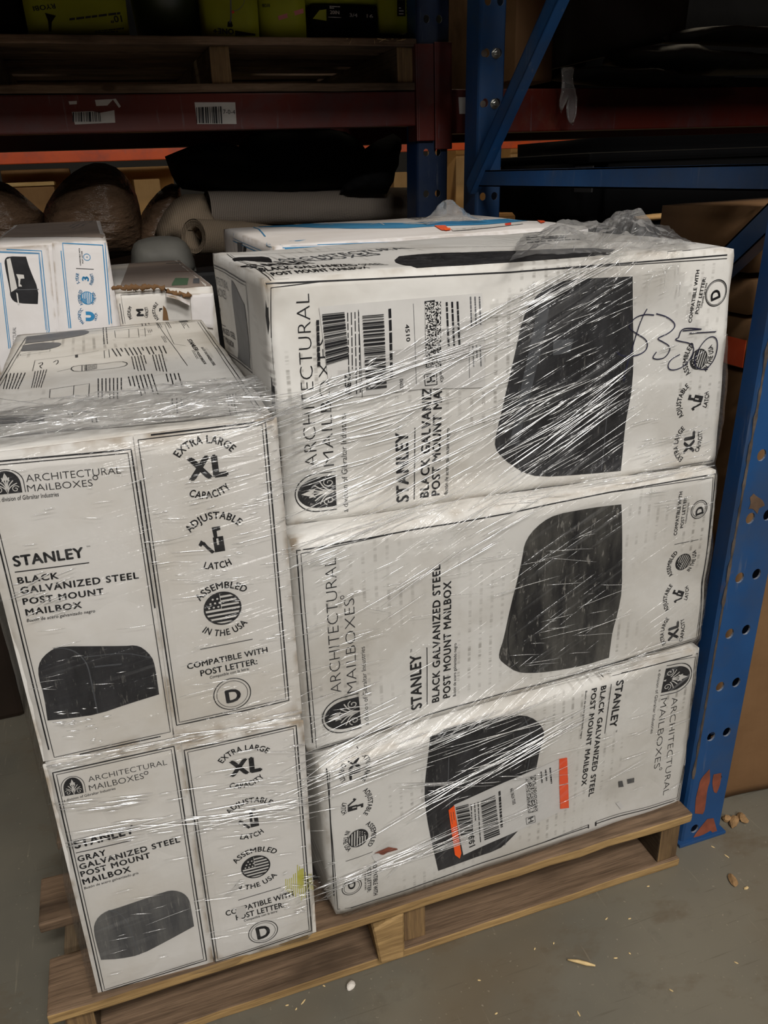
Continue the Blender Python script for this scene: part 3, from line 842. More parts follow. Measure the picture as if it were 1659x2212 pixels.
# ---- printing of the right stack
f = TB['front']
f.frame([(1594, 549), (1100, 588), (700, 607), (576, 613), (588, 760), (612, 1132), (655, 1139), (860, 1106), (1100, 1067), (1320, 1035), (1540, 1002)], closed=False, gap=.0045)
f.logo((727, 1100), (724, 1017), (636, 1062))
f.text('ARCHITECTURAL', (686, 1007), (668, 634), (657, 1009), -.018); f.text('MAILBOXES', (722, 1005), (708, 725), (697, 1005), -.018)
f.text('a division of Gibraltar Industries', (752, 1105), (747, 893), (739, 1104), -.004)
f.text('STANLEY', (882, 1083), (880, 931), (855, 1083), .03); f.text('TM', (862, 928), (862, 920), (858, 928)); f.line([(894, 1078), (895.5, 923)], .0011)
f.text('BLACK GALVANIZED STEEL', (925, 1073), (934, 705), (906, 1073), .028, spacing=1.08); f.text('POST MOUNT MAILBOX', (949, 1069), (955, 756), (931, 1069), .028, spacing=1.08)
f.text('Buzón de acero galvanizado negro', (967, 1067), (970, 924), (959, 1067), .006)
mail = [(1366, 597), (1369, 660), (1370, 720), (1366, 830), (1352, 900), (1345, 960), (1339, 1016), (1250, 1025), (1165, 1031), (1128, 1020), (1085, 990), (1068, 966), (1070, 940), (1090, 860), (1110, 770), (1128, 690), (1148, 650), (1180, 618), (1225, 604), (1300, 600)]
f.poly(mail, 'worn_black_ink', smooth=1)
f.line([(1316, 852), (1304, 960), (1297, 1015)], .001, 'mid_grey_ink', 1); f.line([(1150, 655), (1165, 760), (1130, 880), (1110, 985), (1128, 1020)], .0014, 'highlight_ink', 1, curve=2)
f.poly([(1195, 735), (1240, 732), (1232, 762), (1195, 768)], 'highlight_ink', 1)
f.poly([(1168, 640), (1190, 622), (1182, 700), (1150, 830), (1120, 960), (1100, 960), (1128, 820), (1150, 720)], 'highlight_ink', 1, smooth=2)
f.text('COMPATIBLE WITH', (1495, 697), (1512, 583), (1488, 696), .02); f.text('POST LETTER:', (1509, 678), (1526, 599), (1502, 677), .02); f.text('Compatible con la letra:', (1517, 665), (1529, 611), (1512.5, 664), .01)
f.dmark((1548.5, 633), .0165, (1557.5, 643), (1555, 622.6), (1536, 644), gap=.9)
f.arc('ASSEMBLED', (1493, 805), (1486, 774), (1500, 746), .0075); f.flag((1510, 776), (1490, 773), .0128); f.arc('IN THE USA', (1526, 803), (1540, 776), (1539, 744), .0075, flip=True)
f.arc('ADJUSTABLE', (1477, 897), (1471, 868), (1489, 836), .0075); f.latch((1502, 866), (1480, 862), .0135); f.arc('LATCH', (1525, 881), (1531, 864), (1531, 845), .007, flip=True)
f.text('XL', (1498, 977), (1501, 930), (1476, 976), .05); f.arc('EXTRA LARGE', (1476, 989), (1465, 957), (1480, 927), .0075); f.arc('CAPACITY', (1508, 977), (1516, 953), (1516, 928), .007, flip=True)
z5 = lambda L: [(1060+a*.361, 480+b*.361) for a, b in L]
for S in ([(990, 558), (930, 552), (870, 570), (832, 610), (835, 640), (880, 670), (930, 700), (940, 735), (925, 770), (880, 795), (820, 805), (770, 795), (757, 775)],
          [(945, 520), (910, 580), (870, 680), (845, 760), (820, 830), (800, 900), (793, 950)],
          [(1002, 550), (1060, 565), (1105, 600), (1108, 630), (1070, 665), (1010, 690), (1000, 700), (1030, 715), (1070, 740), (1070, 770), (1040, 810), (1000, 820), (968, 815), (970, 800), (990, 775)],
          [(1262, 640), (1190, 632), (1142, 640), (1125, 690)], [(1262, 640), (1200, 645), (1150, 650)],
          [(1125, 690), (1100, 702), (1130, 712), (1190, 722), (1217, 750), (1205, 800), (1160, 860), (1100, 885), (1062, 880), (1057, 850), (1080, 815), (1130, 790)],
          [(1190, 664), (1350, 655)],
          [(1300, 880), (1240, 880), (1213, 840), (1240, 760), (1290, 695), (1335, 680), (1360, 710), (1355, 780), (1330, 840), (1285, 885)]):
    f.line(z5(S), .0014, 'marker_ink', 2, curve=2)
f.build('printing', TB['t'])
# sagging shipping label of the top carton
def sticker(name, F, quad, m, parent, lay=1, label=None, cut=.02):
    g = Face(F.O, F.N, F.bvh, F.off+.0003+lay*.0004); g.poly(quad, m, 0, cut); o = g.build(name, parent)
    if label: o['label'] = label
    return o
F = TB['front']
lab = sticker('shipping_label', F, [(688, 662), (800, 652), (1040, 632), (1047, 836), (912, 839), (760, 858), (714, 866)], 'label_white', TB['t'], 2, 'clear pouch with a printed shipping label')
g = Face(F.O, F.N, F.bvh, .0022)
g.bars([(694, 678), (742, 673), (752, 775), (704, 790)], 70, 1); g.bars([(780, 681), (826, 677), (834, 836), (790, 841)], 90, 2)
g.text('231', (743, 807), (745, 850), (757, 806), .02); g.micro([(690, 690), (693, 790), (684, 791), (681, 691)], 1, 3, h=.7)
g.micro([(775, 672), (780, 850), (748, 852), (744, 675)], 4, 4, h=.25, dens=.5); g.micro([(845, 665), (850, 815), (838, 816), (833, 667)], 1, 5, h=.5)
g.text('06033', (862, 818), (863, 842), (870, 818), .005); g.text('4510', (873, 700), (876, 737), (882, 700), .01)
g.poly([(916, 652), (950, 650), (951, 790), (917, 794)], 'dot_code', 1); g.line([(915, 653), (937, 650)], .003); g.line([(918, 792), (948, 787)], .003)
g.line([(914.5, 808), (941, 804), (942, 829), (917, 832)], .0012, closed=True); g.text('H', (920, 811), (921, 826), (938, 809), .03)
g.text('FedEx', (946, 798), (950, 826), (954, 797), .0); g.micro([(990, 650), (995, 745), (960, 747), (955, 652)], 3, 6, h=.35, words=(.06, .2))
g.micro([(1037, 640), (1040, 700), (1010, 705), (1008, 640)], 3, 7, h=.3, m='mid_grey_ink'); g.micro([(1038, 745), (1040, 790), (1016, 792), (1014, 745)], 3, 8, h=.3, m='mid_grey_ink')
g.line([(891, 655), (898, 830)], .0005, 'mid_grey_ink'); g.line([(1011, 740), (1012, 815)], .0005, 'mid_grey_ink'); g.line([(772, 668), (782, 858)], .0006)
g.build('barcode_print', lab)
# left end and top of the top carton
C = TB['C']
Nl = -(C[1]-C[0]).normalized()
f = Face(C[0], Nl, TB['bvh']); z3 = lambda a, b: (a*.3617, 440+b*.3617)
f.frame([z3(1264, 330), z3(1508, 468), z3(1535, 1010), z3(1320, 850)], gap=.004)
f.logo(z3(1284, 498), z3(1309, 503), z3(1288, 365))
T = lambda s, a, b, c, w=.0, m='black_ink': f.text(s, z3(*a), z3(*b), z3(*c), w, m)
T('ARCHITECTURAL', (1308, 462), (1398, 520), (1307, 415), -.01, 'highlight_ink'); T('MAILBOXES', (1312, 530), (1382, 572), (1310, 480), -.01, 'highlight_ink')
T('STANLEY', (1295, 640), (1352, 672), (1291, 592), .03); f.line([z3(1298, 690), z3(1375, 732)], .001)
T('BLACK GALVANIZED STEEL', (1304, 736), (1430, 812), (1301, 704), .02); T('POST MOUNT MAILBOX', (1310, 776), (1420, 862), (1307, 744), .02)
f.poly([z3(*p) for p in [(1420, 452), (1445, 490), (1478, 560), (1498, 600), (1505, 680), (1522, 870), (1520, 985), (1440, 920), (1445, 860), (1432, 700), (1422, 560)]], 'mid_grey_ink', smooth=1)
f.build('printing', TB['t'])
Nt = (C[3]-C[2]).cross(C[6]-C[2]).normalized()
f = Face((C[2]+C[3]+C[6])/3, Nt, TB['bvh'])
f.logo((508, 549), (575, 547), (535, 555)) if False else f.poly([(506, 562), (500, 556), (515, 553), (565, 551), (585, 554), (588, 566), (560, 562), (530, 560)], 'black_ink', smooth=1)
f.text('ARCHITECTURAL', (603, 560), (897, 539), (600, 555), .0, 'highlight_ink'); f.text('MAILBOXES', (606, 567), (826, 550), (603, 561), .0, 'highlight_ink')
f.text('STANLEY', (545, 582), (690, 569), (538, 573), .03); f.text('BLACK GALVANIZED STEEL', (565, 589), (840, 571), (560, 583), .02); f.text('POST MOUNT MAILBOX', (590, 596), (800, 582), (584, 591), .02)
f.text('XL', (1185, 517), (1226, 514), (1183, 509), .05); f.micro([(1135, 512), (1280, 505), (1290, 520), (1140, 528)], 3, 9, h=.3, dens=.4)
f.poly([(849, 561), (862, 553), (917, 549), (1100, 541), (1280, 537), (1330, 541), (1310, 553), (1100, 569), (960, 578), (905, 580), (872, 571)], 'worn_black_ink', smooth=1)
f.frame([(490, 548), (1500, 520), (1580, 527), (1100, 578), (585, 601)], gap=.004, w=.001)
f.build('printing', TB['t'])

f = MBX['front']
f.frame([(640.5, 1189), (860, 1150), (1100, 1107), (1320, 1062), (1547, 1024), (1525, 1209), (1510, 1383), (1300, 1442), (1100, 1495), (900, 1553), (677, 1625)], gap=.0045)
f.logo((780, 1571), (773, 1495), (694, 1545))
f.text('ARCHITECTURAL', (737, 1493), (725, 1203), (712, 1495), -.018); f.text('MAILBOXES', (770, 1492), (765, 1291), (747, 1492), -.018); f.ring((739, 1290), .0022, .0008)
f.text('a division of Gibraltar Industries', (796, 1564), (787, 1395), (786, 1564), -.004)
f.text('STANLEY', (911, 1529), (907.5, 1409), (887, 1531), .03); f.text('TM', (889, 1407), (889, 1400), (885, 1407)); f.line([(923, 1522), (921, 1397)], .0011)
f.text('BLACK GALVANIZED STEEL', (949, 1516), (950, 1218), (933, 1516), .028, spacing=1.08); f.text('POST MOUNT MAILBOX', (973, 1507), (973, 1253), (957, 1509), .028, spacing=1.08)
f.text('Buzón de acero galvanizado negro', (985.5, 1504), (985.5, 1388), (979, 1504), .006)
z3b = lambda a, b: (1040+a*.3731, 940+b*.3731)
mail = [(805, 398), (700, 410), (600, 425), (430, 458), (350, 500), (280, 565), (245, 630), (235, 700), (215, 800), (165, 1000), (130, 1180), (103, 1262), (106, 1300), (140, 1330), (200, 1370), (270, 1376), (400, 1365), (600, 1330), (740, 1290), (750, 1210), (760, 1130), (790, 1030), (818, 900), (815, 700), (810, 500)]
f.poly([z3b(*p) for p in mail], 'rubbed_black_ink', smooth=1)
f.line([z3b(*p) for p in [(245, 690), (225, 800), (180, 1000), (150, 1150), (160, 1290), (220, 1368)]], .0014, 'black_ink', 1, curve=1)
f.text('COMPATIBLE WITH', (1461.6, 1155.6), (1474, 1061), (1455, 1155), .02); f.text('POST LETTER:', (1474.7, 1139.6), (1483, 1072), (1468.6, 1139), .02); f.text('Compatible con la letra:', (1481, 1130), (1488, 1085), (1478, 1130), .01)
f.dmark((1509, 1099.7), .0135, (1517.6, 1108), (1517, 1091), (1501, 1109), gap=.82); f.line([(1456.8, 1176), (1508, 1165)], .0008)
f.arc('ASSEMBLED', (1455, 1241), (1450, 1220), (1464, 1195), .0068); f.flag((1476, 1214), (1455, 1209), .0122); f.arc('IN THE USA', (1491, 1236), (1501, 1214), (1503, 1187), .0068, flip=True)
f.arc('ADJUSTABLE', (1446, 1316), (1441, 1293), (1454, 1266), .0068); f.latch((1465, 1286), (1445, 1280), .0125); f.arc('LATCH', (1484, 1297), (1490, 1281), (1490, 1267), .0065, flip=True)
f.text('XL', (1464.6, 1380), (1466, 1341), (1443, 1380), .05); f.arc('EXTRA LARGE', (1439, 1389), (1434.5, 1365), (1446, 1337), .0068); f.arc('CAPACITY', (1473, 1386), (1479, 1362), (1477, 1335), .0065, flip=True)
f.build('printing', MBX['t'])

f = LB['front']
z4 = lambda a, b: (660+a*.3014, 1440+b*.3014); z5b = lambda a, b: (1100+a*.337, 1400+b*.337)
f.frame([(1287, 1781), (1467, 1726), (1485, 1620), (1508, 1412), (1440, 1430), (1100, 1520), (900, 1577), (760, 1612), (704, 1640), (712, 1740), (724, 1974), (760, 1962), (1000, 1878), (1160, 1824), (1272, 1787)], gap=.0045, closed=False)
f.line([(1288, 1777), (1288, 1785)], .003); f.line([(1272, 1783), (1272, 1790)], .002)
f.logo(z5b(1010, 112), z5b(972, 308), z5b(1166, 190))
f.text('ARCHITECTURAL', (1452, 1508), (1432, 1718), (1465, 1509), -.018); f.text('MAILBOXES', (1428.6, 1511), (1412, 1661), (1442, 1513), -.018); f.ring(z5b(970, 772), .0022, .0008)
f.text('a division of Gibraltar Industries', (1423.5, 1447), (1405, 1585), (1429.6, 1448), -.004)
f.text('STANLEY', (1332.5, 1471), (1317, 1573), (1347.7, 1473), .03); f.text('TM', (1331, 1577), (1330, 1582), (1334, 1577)); f.line([(1320.7, 1477.5), (1306.6, 1584.7)], .0011)
f.text('BLACK GALVANIZED STEEL', (1299, 1482.6), (1272, 1722), (1310, 1484), .028, spacing=1.08); f.text('POST MOUNT MAILBOX', (1278.6, 1488), (1256.7, 1699), (1289.5, 1489.6), .028, spacing=1.08)
f.text('Buzón de acero galvanizado negro', (1264.5, 1492.7), (1253, 1595.5), (1268.5, 1493), .006)
mail = [(930, 1586), (1010, 1563), (1080, 1548), (1130, 1543), (1158, 1554), (1173, 1574), (1174, 1588), (1166, 1615), (1158, 1660), (1150, 1700), (1128, 1785), (1100, 1815), (1076, 1836), (1010, 1858), (946, 1880), (930, 1810), (921, 1765), (916, 1711), (922, 1650)]
f.poly(mail, 'worn_black_ink', smooth=1)
f.line([(969, 1632), (967, 1690), (972, 1760)], .001, 'mid_grey_ink', 1); f.line([(1130, 1545), (1150, 1590), (1140, 1660), (1118, 1740), (1090, 1825)], .0014, 'highlight_ink', 1, curve=2)
f.text('XL', z4(303, 660), z4(318, 812), z4(388, 655), .05); f.arc('EXTRA LARGE', z4(400, 636), z4(432, 718), z4(393, 808), .0075); f.arc('CAPACITY', z4(268, 690), z4(238, 752), z4(262, 832), .007, flip=True)
f.arc('ADJUSTABLE', z4(408, 890), z4(446, 962), z4(410, 1052), .0075); f.latch(z4(352, 992), z4(415, 975), .0125); f.arc('LATCH', z4(265, 972), z4(252, 1015), z4(266, 1062), .007, flip=True)
f.flag(z4(375, 1225), z4(450, 1205), .0138); f.arc('ASSEMBLED', z4(428, 1130), z4(472, 1205), z4(440, 1278), .0075); f.arc('IN THE USA', z4(290, 1172), z4(268, 1245), z4(302, 1322), .007, flip=True)
f.line([z4(285, 1390), z4(480, 1325)], .0008)
f.text('COMPATIBLE WITH', z4(480, 1400), z4(487, 1642), z4(512, 1398), .02); f.text('POST LETTER:', z4(440, 1430), z4(443, 1617), z4(468, 1427), .02); f.text('Compatible con la letra:', z4(420, 1470), z4(424, 1600), z4(436, 1468), .01)
f.dmark(z4(330, 1575), .0142, z4(302, 1548), z4(308, 1600), z4(356, 1545), gap=.8)
f.poly([z4(*p) for p in [(490, 1335), (520, 1325), (600, 1300), (655, 1300), (660, 1308), (610, 1330), (560, 1355), (540, 1350), (525, 1338)]], 'rust', 2, cut=0)
f.poly([z4(*p) for p in [(470, 1345), (520, 1338), (545, 1360), (520, 1395), (490, 1385)]], 'label_white', 2, cut=0, smooth=1)
f.poly([z5b(*p) for p in [(700, 855), (725, 850), (735, 890), (705, 895)]], 'grey_ink', 1, cut=0, smooth=1); f.poly([z5b(*p) for p in [(755, 840), (800, 830), (800, 860), (760, 870)]], 'grey_ink', 1, cut=0, smooth=1)
f.poly([z5b(*p) for p in [(690, 1000), (715, 990), (740, 1020), (720, 1040)]], 'label_white', 2, cut=0)
f.build('printing', LB['t'])
F = LB['front']
lab = sticker('shipping_label', F, [(979, 1737), (1206, 1638), (1228, 1745), (1000, 1846)], 'label_white', LB['t'], 2, 'white shipping label with orange ends')
g = Face(F.O, F.N, F.bvh, .0022)
g.bars([(982, 1741), (1010, 1734), (1021, 1800), (994, 1803)], 46, 3); g.bars([(1037, 1729), (1068, 1716), (1079, 1802), (1046, 1815)], 60, 4)
g.text('661', (1011, 1806), (1013, 1830), (1025, 1803), .015); g.micro([(1034, 1730), (1040, 1818), (1017, 1822), (1011, 1737)], 3, 12, h=.25, dens=.6)
g.micro([(1082, 1706), (1088, 1785), (1078, 1788), (1073, 1710)], 1, 13, h=.5); g.text('662 0624 7505', (1101, 1703), (1107, 1738), (1108, 1701), .01)
g.poly([(1134, 1680), (1155.6, 1671), (1160.7, 1750), (1140, 1755)], 'dot_code', 1); g.line([z5b(105, 1085), z5b(160, 1070), z5b(163, 1110), z5b(108, 1125)], .001, closed=True)
g.text('H', z5b(118, 1087), z5b(120, 1117), z5b(152, 1078), .02); g.micro([(1190, 1655), (1194, 1690), (1165, 1702), (1161, 1668)], 3, 14, h=.3); g.build('barcode_print', lab)
g = Face(F.O, F.N, F.bvh, .0026); g.poly([(967, 1747), (979.5, 1737), (995, 1841), (991.5, 1852), (981, 1844)], 'orange_label'); g.micro([(979, 1750), (985, 1795), (974, 1797), (969, 1753)], 2, 15, 'rust', h=.3); tag(g.build('orange_strip', lab), 'vivid orange strip at the left end')
g = Face(F.O, F.N, F.bvh, .0026); g.poly([(1206, 1637), (1223, 1634), (1226, 1690), (1207, 1694)], 'vivid_orange'); g.poly([(1207, 1696), (1226, 1692), (1228, 1744), (1209, 1746)], 'vivid_orange'); tag(g.build('orange_strip', lab), 'red orange strip at the right end')

# ---- top of the upper left carton, printed with assembly diagrams
C = UL['C']; Nt = (C[3]-C[2]).cross(C[6]-C[2]).normalized(); Nt = Nt if Nt.z > 0 else -Nt
f = Face((C[2]+C[3]+C[6]+C[7])/4, Nt, UL['bvh']); z3 = lambda a, b: (a*.3617, 440+b*.3617)
q3 = lambda *L: [z3(*p) for p in L]
f.poly(q3((158, 795), (150, 838), (280, 825), (400, 805), (500, 787), (538, 770), (520, 758), (470, 755), (380, 764), (300, 775)), 'mid_grey_ink', smooth=1)
f.poly(q3((138, 850), (126, 884), (200, 880), (280, 875), (350, 858), (373, 840), (340, 833), (240, 835)), 'mid_grey_ink', smooth=1)
f.line(q3((122, 905), (180, 890), (300, 872), (300, 885), (200, 900), (125, 912)), .001, closed=True)
for q, n, s in ((q3((590, 1055), (880, 1015), (905, 1150), (585, 1170)), 1, 1),): pass
def tl(q, n, s, **k): f.micro([z3(*p) for p in q], n, s, **{'h': .3, **k})
tl([(580, 1050), (580, 1165), (740, 1165), (740, 1045)], 7, 21, words=(.1, .35)); tl([(760, 1040), (790, 1155), (960, 1140), (920, 1020)], 7, 22, words=(.1, .35))
tl([(780, 915), (800, 1005), (900, 1000), (870, 905)], 5, 23, words=(.1, .3)); tl([(660, 868), (690, 912), (1010, 895), (990, 848)], 13, 24, words=(.2, .5))
tl([(905, 905), (930, 1000), (1010, 1010), (980, 900)], 4, 25, words=(.1, .3)); tl([(985, 1020), (1010, 1120), (1110, 1110), (1080, 1015)], 4, 26, words=(.1, .3), dens=.3)
tl([(35, 1018), (15, 1112), (120, 1112), (165, 1012)], 6, 27, words=(.15, .4)); tl([(205, 1005), (185, 1105), (255, 1105), (290, 990)], 5, 28, words=(.15, .4))
f.line(q3((300, 1115), (535, 1080), (530, 1170)), .001); f.line(q3((443, 1093), (438, 1165)), .0008); f.line(q3((300, 1115), (296, 1165)), .0008); f.line(q3((296, 1165), (530, 1168)), .0008)
f.line(q3((195, 1002), (210, 940), (390, 915), (590, 880)), .0008); f.line(q3((425, 990), (430, 975), (480, 965), (600, 958), (720, 940), (768, 955), (740, 975), (640, 990), (480, 1003), (440, 1000)), .0014, closed=True, curve=1)
f.line(q3((490, 965), (490, 1000)), .0012); f.line(q3((515, 963), (515, 998)), .0012); tl([(500, 965), (580, 955), (580, 990), (505, 1000)], 5, 31); f.line(q3((340, 1005), (425, 985)), .001)
f.line(q3((230, 960), (255, 950), (255, 965), (235, 972), (250, 985)), .0014, curve=2); f.line(q3((320, 950), (345, 935), (350, 950), (335, 962)), .0012, curve=2); f.poly(q3((448, 905), (466, 902), (466, 918), (450, 920)), 'black_ink')
f.line(q3((685, 762), (825, 748), (830, 795), (690, 802)), .0009, closed=True); f.line(q3((770, 753), (770, 797)), .0008); f.line(q3((835, 755), (905, 748)), .0008); f.line(q3((838, 785), (905, 778)), .0008); f.line(q3((865, 745), (868, 790)), .0008)
f.line(q3((622, 880), (650, 872), (655, 918), (625, 922)), .0009, closed=True); f.line(q3((930, 705), (1020, 830), (1120, 970)), .0008); f.line(q3((985, 725), (1040, 840), (1110, 850)), .0006)
f.text('STANLEY', z3(1118, 812), z3(1165, 880), z3(1140, 806), .03); f.text('POST MOUNT MAILBOX', z3(1158, 870), z3(1220, 960), z3(1172, 866), .02); f.text('BLACK GALVANIZED STEEL', z3(1200, 860), z3(1275, 968), z3(1213, 856), .02)
tl([(1145, 880), (1175, 930), (1190, 925), (1160, 876)], 2, 35); f.poly(q3((1065, 698), (1115, 694), (1125, 705), (1075, 710)), 'black_ink', smooth=1); tl([(1080, 715), (1100, 745), (1135, 740), (1115, 710)], 4, 36)
tl([(840, 715), (845, 735), (905, 728), (900, 706)], 3, 37); tl([(880, 755), (885, 770), (915, 768), (912, 752)], 3, 37); tl([(925, 705), (945, 745), (975, 740), (950, 702)], 3, 38); tl([(985, 705), (1010, 745), (1030, 742), (1005, 702)], 2, 39); tl([(610, 735), (615, 840), (655, 835), (645, 735)], 2, 40)
tl([(960, 790), (985, 830), (1010, 828), (985, 788)], 3, 41); tl([(1020, 1170), (1020, 1260), (1110, 1250), (1100, 1165)], 3, 42, dens=.3); tl([(1350, 1150), (1370, 1260), (1440, 1250), (1420, 1140)], 4, 43, dens=.5)
tl([(0, 1200), (0, 1225), (215, 1210), (210, 1180)], 6, 44, 'mid_grey_ink' if False else 'black_ink') if False else f.bars(q3((0, 1275), (270, 1268), (265, 1310), (0, 1330)), 14, 6, 'mid_grey_ink')
tl([(380, 1255), (385, 1280), (450, 1275), (440, 1245)], 3, 46); tl([(540, 1270), (545, 1310), (595, 1305), (590, 1280)], 2, 47)
f.frame([z3(-230, 1420), z3(155, 800), z3(1195, 700), z3(1560, 1230)], gap=.005, w=.0012)
f.frame([z3(-225, 1415), z3(-225, 1416), z3(1100, 1300), z3(1555, 1235)], closed=False, gap=.004, w=.0012)
f.build('top_printing', UL['t'])

# ---- the cartons behind
def upright_carton(label, FTL, FTR, yf, depth, z0, seed, mat, name='mailbox_carton', yaw=0, r=.005, amp=.002, ztop=None, tilt=0):
    P, Q = ony(*FTL, yf), ony(*FTR, yf); zt = ztop or (P.z+Q.z)/2
    D = V((sin(radians(yaw)), cos(radians(yaw)), tilt))*depth
    C = [V((P.x, yf, z0)), V((Q.x, yf, z0)), V((P.x, yf, zt)), V((Q.x, yf, zt))]; C += [c+D for c in C]
    t = thing(name, (C[0]+C[1]+C[4]+C[5])/4, label, 'box', 'white mailbox cartons on the pallet')
    o, bvh = carton_body('carton_body', C, t, mat, seed=seed, r=r, amp=amp)
    return dict(t=t, C=C, O=V((0, yf, 0)), N=V((0, -1, 0)), bvh=bvh, front=Face((0, yf, 0), (0, -1, 0), bvh), body=o)
# a plain carton each stands on, hidden by the front rows
BC = upright_carton('small blue printed carton with an open black mailbox picture, back left of the pallet', (-26, 532), (233, 522), .76, .62, .682, 11, 'glossy_white_cardboard', tilt=.018)
BU = upright_carton('plain white carton under the blue printed one, hidden behind the left stack', (-10, 830), (232, 820), .77, .46, DECK+.004, 12, 'white_cardboard_plain', ztop=.676)
# flaps of the blue carton, printed
quadL = [(-26, 538), (104, 529), (128, 760), (-2, 815)]; quadR = [(112, 521), (231, 523), (245, 740), (132, 755)]
a = slab('end_flap', BC, quadL, .003, BC['t'], 'glossy_white_cardboard', 4); b = slab('end_flap', BC, quadR, .006, BC['t'], 'glossy_white_cardboard', 6)
f = Face(BC['O'], BC['N'], BVHTree.FromPolygons(a[0]+b[0], a[1]+[tuple(i+len(a[0]) for i in q) for q in b[1]]))
zc = lambda a, b: (a*.2893, 460+b*.2893)
def trip(P):
    for k, w in enumerate((.0028, .0028, .0028)): f.frame(P, gap=.0045, w=.0026, m='blue_ink', closed=False)
f.frame([zc(-40, 268), zc(310, 282), zc(368, 872), zc(362, 905)], gap=.0035, w=.0014, m='blue_ink', closed=False); f.line([zc(-40, 292), zc(290, 303), zc(345, 872)], .0012, 'blue_ink')
f.line([zc(-5, 370), zc(68, 1010)], .0013, 'blue_ink'); f.line([zc(6, 370), zc(80, 1005)], .0011, 'blue_ink')
f.frame([zc(516, 856), zc(448, 205), zc(783, 222), zc(832, 822)], gap=.0035, w=.0014, m='blue_ink', closed=False); f.line([zc(528, 856), zc(468, 225), zc(765, 240), zc(815, 830)], .0011, 'blue_ink')
f.poly([zc(*p) for p in [(62, 322), (195, 325), (222, 415), (288, 570), (283, 678), (140, 672), (100, 655), (78, 620), (75, 575), (35, 385), (36, 345)]], 'black_ink', smooth=1)
f.poly([zc(*p) for p in [(50, 345), (78, 335), (130, 560), (85, 590)]], 'pale_ink', 1, smooth=1); f.poly([zc(*p) for p in [(122, 455), (178, 460), (183, 488), (155, 490), (150, 530), (160, 535), (165, 548), (140, 548), (138, 495)]], 'pale_ink', 1)
f.poly([zc(*p) for p in [(122, 590), (134, 600), (145, 682), (135, 682)]], 'pale_ink', 2, cut=0); f.line([zc(105, 572), zc(290, 568)], .001, 'mid_grey_ink', 1)
f.text('COMPATIBLE WITH', zc(606, 390), zc(597, 262), zc(596, 390), .02); f.text('POST LETTER', zc(624, 375), zc(615, 282), zc(614, 375), .02); f.ring(zc(649, 328), .0055, .001, 'blue_ink'); f.text('A', zc(655, 333), zc(654, 322), zc(643, 333), .02, 'blue_ink')
f.line([zc(568, 412), zc(700, 418)], .001)
f.text('3', zc(662, 508), zc(660, 472), zc(612, 508), .05, 'blue_ink'); f.arc('5-YEAR', zc(598, 520), zc(588, 488), zc(592, 452), .0055, .02, 'blue_ink'); f.arc('WARRANTY', zc(683, 542), zc(700, 495), zc(688, 445), .0055, .02, 'blue_ink', flip=True)
f.flag(zc(652, 632), zc(610, 630), .0105, 'blue_ink'); f.arc('ASSEMBLED', zc(622, 680), zc(604, 630), zc(618, 582), .0055, .02, 'blue_ink'); f.arc('IN THE USA', zc(692, 682), zc(716, 630), zc(698, 585), .0055, .02, 'blue_ink', flip=True)
f.arc('MAGNETIC', zc(630, 812), zc(604, 770), zc(622, 722), .0055, .02, 'blue_ink'); f.arc('LATCH', zc(712, 802), zc(728, 770), zc(720, 742), .0055, .02, 'blue_ink', flip=True)
f.line([zc(640, 790), zc(675, 792), zc(692, 780), zc(692, 758), zc(675, 745), zc(640, 745)], .006, 'blue_ink', curve=2)
f.text('ARCHITECTURAL', zc(125, 1060), zc(120, 850), zc(98, 1060), -.01, 'mid_grey_ink')
f.build('printing', BC['t'])
# side window shape and top tape of the blue carton
C = BC['C']; f = Face(C[1], (C[1]-C[0]).normalized(), BC['bvh'])
f.poly([zc(*p) for p in [(862, 235), (872, 195), (884, 190), (888, 300), (880, 430), (862, 470)]], 'mid_grey_ink'); f.build('side_printing', BC['t'])
f = Face(C[2], (0, 0, 1), BC['bvh']); f.poly([(4, 518), (80, 474), (262, 477), (222, 514)], 'pink_ink' if False else 'dusty_top_cardboard', smooth=0); f.micro([(150, 497), (205, 480), (215, 486), (160, 505)], 3, 50, 'mid_grey_ink', h=.25); f.build('brown_tape', BC['t'])['label'] = 'wide brown tape covering the top'

MC = upright_carton('torn white medium carton behind the left stack with a brown split edge', (246, 627), (462, 622), .77, .60, .642, 14, 'white_cardboard_plain', yaw=0)
MU = upright_carton('plain white carton under the torn one, hidden behind the stacks', (252, 835), (450, 825), .78, .40, DECK+.004, 15, 'white_cardboard_plain', ztop=.636)
f = MC['front']; f.frame([zc(918, 830), zc(882, 598), zc(1210, 578)], closed=False, gap=.004, w=.0012)
f.text('M', zc(1073, 770), zc(1067, 715), zc(1020, 772), .05); f.arc('MEDIUM', zc(988, 785), zc(975, 748), zc(985, 708), .006); f.arc('CAPACITY', zc(1098, 785), zc(1108, 745), zc(1098, 698), .006, flip=True)
f.arc('ADJUSTABLE', zc(1190, 790), zc(1160, 735), zc(1182, 682), .006); f.poly([zc(*p) for p in [(1190, 712), (1212, 710), (1212, 722), (1198, 724), (1198, 735), (1188, 735)]], 'black_ink', cut=0)
f.poly([zc(*p) for p in [(1232, 605), (1300, 620), (1415, 650), (1425, 800), (1250, 800), (1245, 700)]], 'label_grey', 1); f.poly([zc(*p) for p in [(1218, 690), (1245, 720), (1260, 800), (1215, 800)]], 'brown_cardboard', 2, smooth=1)
f.build('printing', MC['t'])
bm = bmesh.new(); rnd = random.Random(3)          # ragged torn edge
pt = [(832, 556), (900, 552), (1000, 556), (1100, 552), (1190, 545), (1225, 562), (1260, 590), (1330, 602), (1420, 606)]
